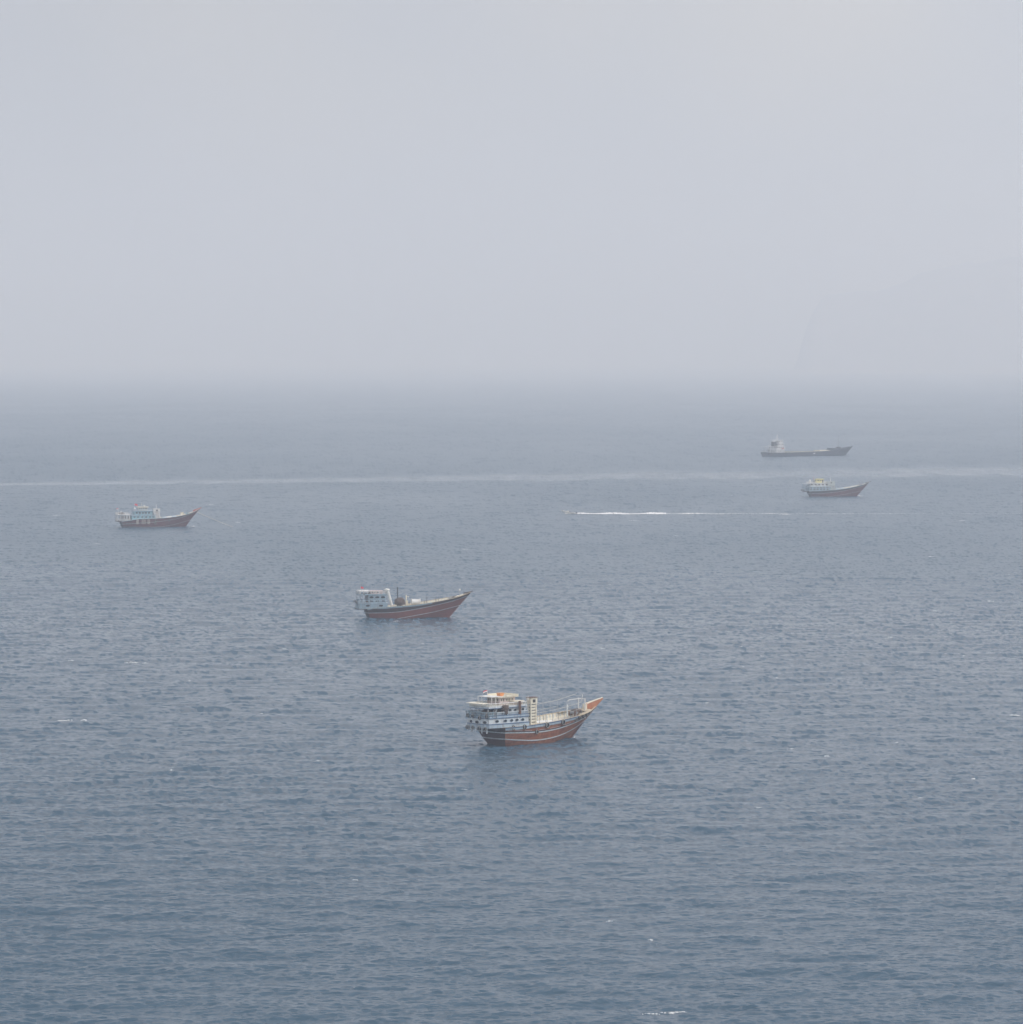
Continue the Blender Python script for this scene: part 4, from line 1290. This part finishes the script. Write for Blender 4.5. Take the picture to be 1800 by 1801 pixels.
def sample(tile, X, Y, rot=0.0):
    (fs, sc, n) = tile
    c, s_ = math.cos(rot), math.sin(rot)
    u = (X * c + Y * s_) * sc
    v_ = (-X * s_ + Y * c) * sc
    iu, iv = np.floor(u).astype(np.int64), np.floor(v_).astype(np.int64)
    fu, fv = (u - iu).astype(np.float32), (v_ - iv).astype(np.float32)
    iu, iv, iu1, iv1 = iu % n, iv % n, (iu + 1) % n, (iv + 1) % n
    o = []
    for a in fs:
        o.append((a[iu, iv] * (1 - fu) + a[iu1, iv] * fu) * (1 - fv) + (a[iu, iv1] * (1 - fu) + a[iu1, iv1] * fu) * fv)
    h, dx, dy, sx, sy = o
    return h, dx * c - dy * s_, dx * s_ + dy * c, sx * c - sy * s_, sx * s_ + sy * c


def value_noise(X, Y, cell, seed):
    rg = np.random.default_rng(seed)
    g = rg.random((257, 257)).astype(np.float32)
    u, v_ = X / cell, Y / cell
    iu, iv = np.floor(u).astype(np.int64), np.floor(v_).astype(np.int64)
    fu, fv = u - iu, v_ - iv
    fu, fv = fu * fu * (3 - 2 * fu), fv * fv * (3 - 2 * fv)
    iu, iv, iu1, iv1 = iu % 257, iv % 257, (iu + 1) % 257, (iv + 1) % 257
    return (g[iu, iv] * (1 - fu) + g[iu1, iv] * fu) * (1 - fv) + (g[iu, iv1] * (1 - fu) + g[iu1, iv1] * fu) * fv


SLOPE_LONG, SLOPE_SHORT = 0.085, 0.225
WD = R(-82)
tileA = spectrum_tile(512, 331.0, WD, 16.0, 6.0, 60, 4.5, 11)
tileB = spectrum_tile(1024, 173.0, WD, 4.0, 0.8, 7.0, 3.8, 12, 2.5)

ROWPX = 0.65
K = 81.5 * 3945
r_list = [2, 60, 150, 250, 330, 380]
r = 400.0
while r < 7000:
    r_list.append(r)
    r += max(.25, ROWPX * r * r / K * (1.0 if r < 2600 else 2.0))
r_list += [8000, 10000, 13000, 17000, 22000, 29000]
r_arr = np.array(r_list)
az_d = np.linspace(-R(9.5), R(9.5), 1090)
az_o = np.array([R(a) for a in (12, 16, 22, 30, 42, 58, 78, 100, 125, 150, 175)])
az = np.concatenate([-az_o[::-1], az_d, az_o])
RR, AA = np.meshgrid(r_arr, az, indexing='ij')
X = RR * np.sin(AA)
Y = RR * np.cos(AA)
dr = np.gradient(r_arr)[:, None] * np.ones_like(AA)
dense = ((np.abs(AA) < R(9.6)) & (RR > 395) & (RR < 7000)).astype(np.float32)
# wind patches and the smooth old wake of a passing ship
patch = .70 + .60 * (.6 * value_noise(X + 900, Y * .45 + 300, 120, 1) + .4 * value_noise(X, Y * .4, 37, 2))
ax_, ay_, bx_, by_ = -324.0, 2496.7, 360.5, 2779.2
tl = ((X - ax_) * (bx_ - ax_) + (Y - ay_) * (by_ - ay_)) / ((bx_ - ax_) ** 2 + (by_ - ay_) ** 2)
yc = ay_ + (by_ - ay_) * tl
half = np.clip(20 + 85 * tl, 8, 150) * (.75 + .5 * value_noise(X, Y * .3, 14, 4))
dd = (Y - yc)
calm = np.clip(1.5 - np.abs(dd) / half, 0, 1) * (.5 + .35 * value_noise(X, Y * .15, 9, 6))
calm = (calm * np.clip((tl + 1.2) * 3, 0, 1) * np.clip((2.2 - tl) * 3, 0, 1)).astype(np.float32)

ha, dxa, dya, sxa, sya = sample(tileA, X, Y, 0.0)
hb, dxb, dyb, sxb, syb = sample(tileB, X, Y, R(9))
cut = np.clip(3.0 / dr, 0, 1) ** .45          # waves shorter than a cell average out there: their slopes become roughness
gA = np.clip(4.0 / dr, 0, 1) ** 1.5 * dense
gB = np.clip(1.1 / dr, 0, 1) ** 1.5 * dense
amp = (patch * (1 - .75 * calm))
Z = (SLOPE_LONG * ha * gA + SLOPE_SHORT * hb * gB * patch) * (1 - .5 * calm)
CH = .9
PX = X + CH * (SLOPE_LONG * dxa * gA + SLOPE_SHORT * dxb * gB)
PY = Y + CH * (SLOPE_LONG * dya * gA + SLOPE_SHORT * dyb * gB)
cutA = np.clip(9.0 / dr, 0, 1) ** .4
rough2 = (.032 ** 2 + .3 * (SLOPE_SHORT * patch) ** 2 * (1 - cut ** 2) + .3 * SLOPE_LONG ** 2 * (1 - cutA ** 2)) * (1 - .97 * calm) * (1 - .6 * calm)
rough = np.sqrt(np.sqrt(rough2)).astype(np.float32)
ripple = (np.clip(1.6 / dr, 0, 1) ** .45 * (1 - .93 * calm) * patch).astype(np.float32)
SX = (SLOPE_LONG * sxa * cutA + SLOPE_SHORT * sxb * patch * cut) * (1 - .9 * calm)
SY = (SLOPE_LONG * sya * cutA + SLOPE_SHORT * syb * patch * cut) * (1 - .9 * calm)
t0_ = .14
fine = cut * np.clip((1300 - RR) / 850, .08, 1)                                             # the skew shows only where single waves do
SYs = np.where(SY > t0_, t0_ * .6 + (SY - t0_) * 2.5, SY * .6)
SY = SY * (1 - fine) + SYs * fine
nr, nc = RR.shape
me = bpy.data.meshes.new('sea')
co = np.stack([PX, PY, Z], -1).astype(np.float32).reshape(-1)
ii = (np.arange(nr - 1)[:, None] * nc + np.arange(nc)[None, :])
jn = (np.arange(nr - 1)[:, None] * nc + (np.arange(nc)[None, :] + 1) % nc)
quads = np.stack([ii, jn, jn + nc, ii + nc], -1).reshape(-1, 4)[:, ::-1].astype(np.int32)
nv_, nf = nr * nc, len(quads)
me.vertices.add(nv_)
me.vertices.foreach_set('co', co)
me.loops.add(nf * 4)
me.loops.foreach_set('vertex_index', quads.reshape(-1))
me.polygons.add(nf)
me.polygons.foreach_set('loop_start', np.arange(0, nf * 4, 4, dtype=np.int32))
me.polygons.foreach_set('use_smooth', np.ones(nf, dtype=bool))
me.update(calc_edges=True)
at_ = me.attributes.new('wave_slope', 'FLOAT_VECTOR', 'POINT')
at_.data.foreach_set('vector', np.stack([-SX, -SY, np.ones_like(SX)], -1).astype(np.float32).reshape(-1))
at_ = me.attributes.new('water_roughness', 'FLOAT', 'POINT')
at_.data.foreach_set('value', rough.reshape(-1))
at_ = me.attributes.new('ripple', 'FLOAT', 'POINT')
at_.data.foreach_set('value', ripple.reshape(-1))
sea = bpy.data.objects.new('sea', me)
col.objects.link(sea)
sea['kind'] = 'structure'
sea['label'] = 'grey blue sea with small wind waves and a smooth slick'

m = bpy.data.materials.new('sea_water')
m.use_nodes = True
n, l = m.node_tree.nodes, m.node_tree.links
p = n['Principled BSDF']
p.inputs['Base Color'].default_value = (0.038, 0.084, 0.124, 1)
p.inputs['IOR'].default_value = 1.333
p.inputs['Roughness'].default_value = 0.16
aa = n.new('ShaderNodeAttribute')
aa.attribute_name = 'wave_slope'
nn = n.new('ShaderNodeVectorMath')
nn.operation = 'NORMALIZE'
l.new(aa.outputs['Vector'], nn.inputs[0])
t = n.new('ShaderNodeTexCoord')
mp = n.new('ShaderNodeMapping')
mp.inputs['Scale'].default_value = (.75, 1.3, 1)
mp.inputs['Rotation'].default_value = (0, 0, R(6))
l.new(t.outputs['Object'], mp.inputs[0])
no = n.new('ShaderNodeTexNoise')
no.inputs['Scale'].default_value = 1.2
no.inputs['Detail'].default_value = 4
no.inputs['Roughness'].default_value = .6
l.new(mp.outputs[0], no.inputs['Vector'])
bp = n.new('ShaderNodeBump')
for an, sock in (('ripple', bp.inputs['Strength']), ('water_roughness', p.inputs['Roughness'])):
    q = n.new('ShaderNodeAttribute')
    q.attribute_name = an
    l.new(q.outputs['Fac'], sock)
bp.inputs['Distance'].default_value = .15
l.new(no.outputs['Fac'], bp.inputs['Height'])
l.new(nn.outputs[0], bp.inputs['Normal'])
l.new(bp.outputs[0], p.inputs['Normal'])
me.materials.append(m)

# ------------------------------------------------------------------ foam
fm = bpy.data.materials.new('sea_foam')
fm.use_nodes = True
fp = fm.node_tree.nodes['Principled BSDF']
fp.inputs['Base Color'].default_value = (.82, .82, .80, 1)
fp.inputs['Roughness'].default_value = .8
rn = random.Random(21)


def foam_patch(mb, cx, cy, length, width, h, ang=0.0, fill=.8, seed=0, base=.05):
    """ragged scraps of foam strung along a crest, denser in the middle"""
    rr_ = random.Random(seed)
    ca, sa = math.cos(ang), math.sin(ang)
    far = cy > 1250
    ph, am = rr_.uniform(0, 6), width * rr_.uniform(.3, .9)
    for _ in range(int(length * (9 if not far else 6) * fill) + 4):
        t_ = rr_.gauss(0, .24)
        if abs(t_) > .5:
            continue
        x = t_ * length
        y = am * math.sin(5 * t_ + ph) + rr_.gauss(0, width * .28)
        r_ = width * rr_.uniform(.08, .28) * (1 - abs(t_))
        px_, py_ = cx + x * ca - y * sa, cy + x * sa + y * ca
        z = base + (sea_z(px_, py_) if not far else .05) + rr_.uniform(0, h) * (1 - abs(t_))
        k = rr_.randint(5, 7)
        a0 = rr_.uniform(0, 6)
        ring = [(px_ + r_ * rr_.uniform(1.2, 2.6) * math.cos(a0 + 6.283 * q / k), py_ + r_ * rr_.uniform(.6, 1.2) * math.sin(a0 + 6.283 * q / k), z - rr_.uniform(.02, .08)) for q in range(k)]
        mb.add(ring + [(px_, py_, z + r_ * .35)], [(q, (q + 1) % k, k) for q in range(k)])


wc = MB()


def sea_z(x, y):
    xa, ya = np.array([x], float), np.array([y], float)
    return float(SLOPE_LONG * sample(tileA, xa, ya)[0][0] + SLOPE_SHORT * sample(tileB, xa, ya, R(9))[0][0])


spots = [(-100.0, 881.2, 4.0, 0.90), (-95.6, 880.1, 1.6, 0.72), (20.1, 487.2, 3.4, 0.45), (17.4, 486.3, 2.4, 0.36), (114.1, 892.4, 3.2, 0.63), (-100.8, 1046.6, 4.0, 0.72), (-97.1, 1044.8, 2.0, 0.45), (45.8, 924.6, 1.8, 0.45), (-25.0, 1117.2, 3.6, 0.54), (74.5, 1780.3, 3.2, 0.90), (6.3, 1245.6, 2.4, 0.54), (-63.1, 1091.2, 2.4, 0.45), (25.3, 1097.7, 2.4, 0.45), (-179.5, 1704.9, 5.6, 0.90), (64.3, 802.0, 1.8, 0.45), (66.9, 996.6, 1.8, 0.36), (158.6, 1306.3, 2.4, 0.72), (135.1, 1256.8, 1.9, 0.54), (110.0, 1139.9, 2.8, 0.45), (128.8, 1126.1, 2.0, 0.45), (170.6, 1598.8, 4.8, 0.90), (-24.3, 610.9, 1.0, 0.27), (14.0, 565.3, 1.3, 0.27), (19.5, 548.2, 1.2, 0.23), (140.0, 2022.6, 7.2, 1.08), (-164.6, 2153.7, 5.6, 0.90), (60.0, 1944.9, 5.6, 0.90), (-231.8, 2009.1, 4.8, 0.90), (-19.5, 1657.8, 4.0, 0.72), (222.5, 1944.9, 4.8, 0.90), (-133.6, 1926.5, 3.2, 0.90)]
for i, (x, y, ln, wd_) in enumerate(spots):
    foam_patch(wc, x, y, ln, wd_, .14, R(rn.uniform(-12, 8)), .9, i)
for i in range(34):
    y = 1 / rn.uniform(1 / 3000, 1 / 700)
    x = rn.uniform(-.128, .128) * y
    foam_patch(wc, x, y, rn.uniform(.6, 1.8) * (1 + y / 2500), rn.uniform(.2, .5), .10, R(rn.uniform(-15, 15)), .6, 100 + i)
# a little foam where the two far bows meet the water
foam_patch(wc, -151.6, 1880.0, 3.5, 1.0, .3, 0, .8, 900)
foam_patch(wc, 201.8, 2285.0, 4.0, 1.2, .5, 0, .85, 901)
foam_patch(wc, 13.3, 839.7, 1.4, .4, .12, .6, .7, 902)
wc.build('whitecaps', fm, None, 60, kind='stuff', label='small scattered whitecaps on the waves', category='foam')

wk = MB()
rw = random.Random(9)
nseg = 700
prev = None
vs_, fs_ = [], []
nv = 8
for i in range(nseg + 1):
    d = i * .34
    X_ = 27.6 + d
    env = math.exp(-d / 75)
    y0 = 2029.6 + .9 * math.sin(d * .13) + .5 * math.sin(d * .37) + d * .01
    wi = (2.6 + 8.5 * min(1, max(0, d - 4) / 14)) * (.55 + .45 * math.sin(d * .21 + 1) ** 2) * rw.uniform(.75, 1.15) * (.45 + .55 * env)
    hh = ((.75 + .45 * math.sin(d * .31) + (.6 if 42 < d < 52 else 0)) * env + .05) * min(1, max(.4, (d - 3) / 6))
    for j in range(nv + 1):
        s_ = j / nv - .5
        vs_.append((X_, y0 + s_ * wi, .10 + hh * (1 - (2 * s_) ** 2) * rw.uniform(.35, 1)))
for i in range(nseg):
    d = i * .34
    fill = .97 if d < 52 else (.75 if d < 66 else .55 * math.exp(-(d - 60) / 70) + .2)
    gap = .6 if math.sin(d * .19 + .6) < -.55 and d > 52 else 1
    for j in range(nv):
        if rw.random() < fill * gap:
            a = i * (nv + 1) + j
            fs_.append((a, a + 1, a + nv + 2, a + nv + 1))
wk.add(vs_, fs_).build('wake_foam', fm, None, 60, kind='stuff', label='long white wake trailing to the right behind the speedboat', category='wake')

# ------------------------------------------------------------------ headland, almost lost in the haze
prof = smooth_interp([(880, 0), (905, 60), (930, 190), (955, 268), (1000, 278), (1090, 282), (1180, 305), (1270, 345), (1380, 372), (1560, 405), (1900, 450), (2400, 470), (3200, 410), (4200, 120), (4600, 0)])
hx = np.concatenate([np.linspace(880, 1000, 13), np.linspace(1020, 1600, 40), np.linspace(1640, 4600, 60)])
hy = np.linspace(-1, 1, 25)
v = []
for x in hx:
    for t_ in hy:
        q = max(0.0, 1 - abs(t_) ** 5)
        nz = float(value_noise(np.array([x]), np.array([t_ * 1300.0]), 130, 31)[0] + .5 * value_noise(np.array([x]), np.array([t_ * 1300.0]), 47, 32)[0]) / 1.5
        v.append((1.5 * (float(x) - 45 + 60 * (nz - .5)) + 260 * (t_ + 1), 20000 + t_ * 1700, -2 + max(0.0, 1.58 * prof(float(x)) - 20) * q * (.80 + .20 * nz)))
ny = len(hy)
f = [(i * ny + j, (i + 1) * ny + j, (i + 1) * ny + j + 1, i * ny + j + 1) for i in range(len(hx) - 1) for j in range(ny - 1)]
M['rock'] = material('bare_brown_rock', (0.36, 0.34, 0.32), 0.9, 0.3, 0.01, bump=8, bump_scale=.02)
hl = MB().add(v, f).build('headland', 'rock', None, 60)
hl['kind'] = 'structure'

# ------------------------------------------------------------------ haze
hz = MB().box(-31000, 31000, -31000, 31000, -3.0, 690.0)
hm = bpy.data.materials.new('sea_haze')
hm.use_nodes = True
n, l = hm.node_tree.nodes, hm.node_tree.links
n.clear()
o_ = n.new('ShaderNodeOutputMaterial')
pv = n.new('ShaderNodeVolumePrincipled')
pv.inputs['Color'].default_value = (.86, .925, 1.0, 1)
pv.inputs['Absorption Color'].default_value = (1, 1, 1, 1)
pv.inputs['Density'].default_value = 0.00019
pv.inputs['Density Attribute'].default_value = ''
pv.inputs['Anisotropy'].default_value = 0.15
l.new(pv.outputs[0], o_.inputs['Volume'])
hm.cycles.homogeneous_volume = True
ho = hz.build('haze', hm, None, 0)
ho['kind'] = 'stuff'
ho['label'] = 'pale even haze over the sea'
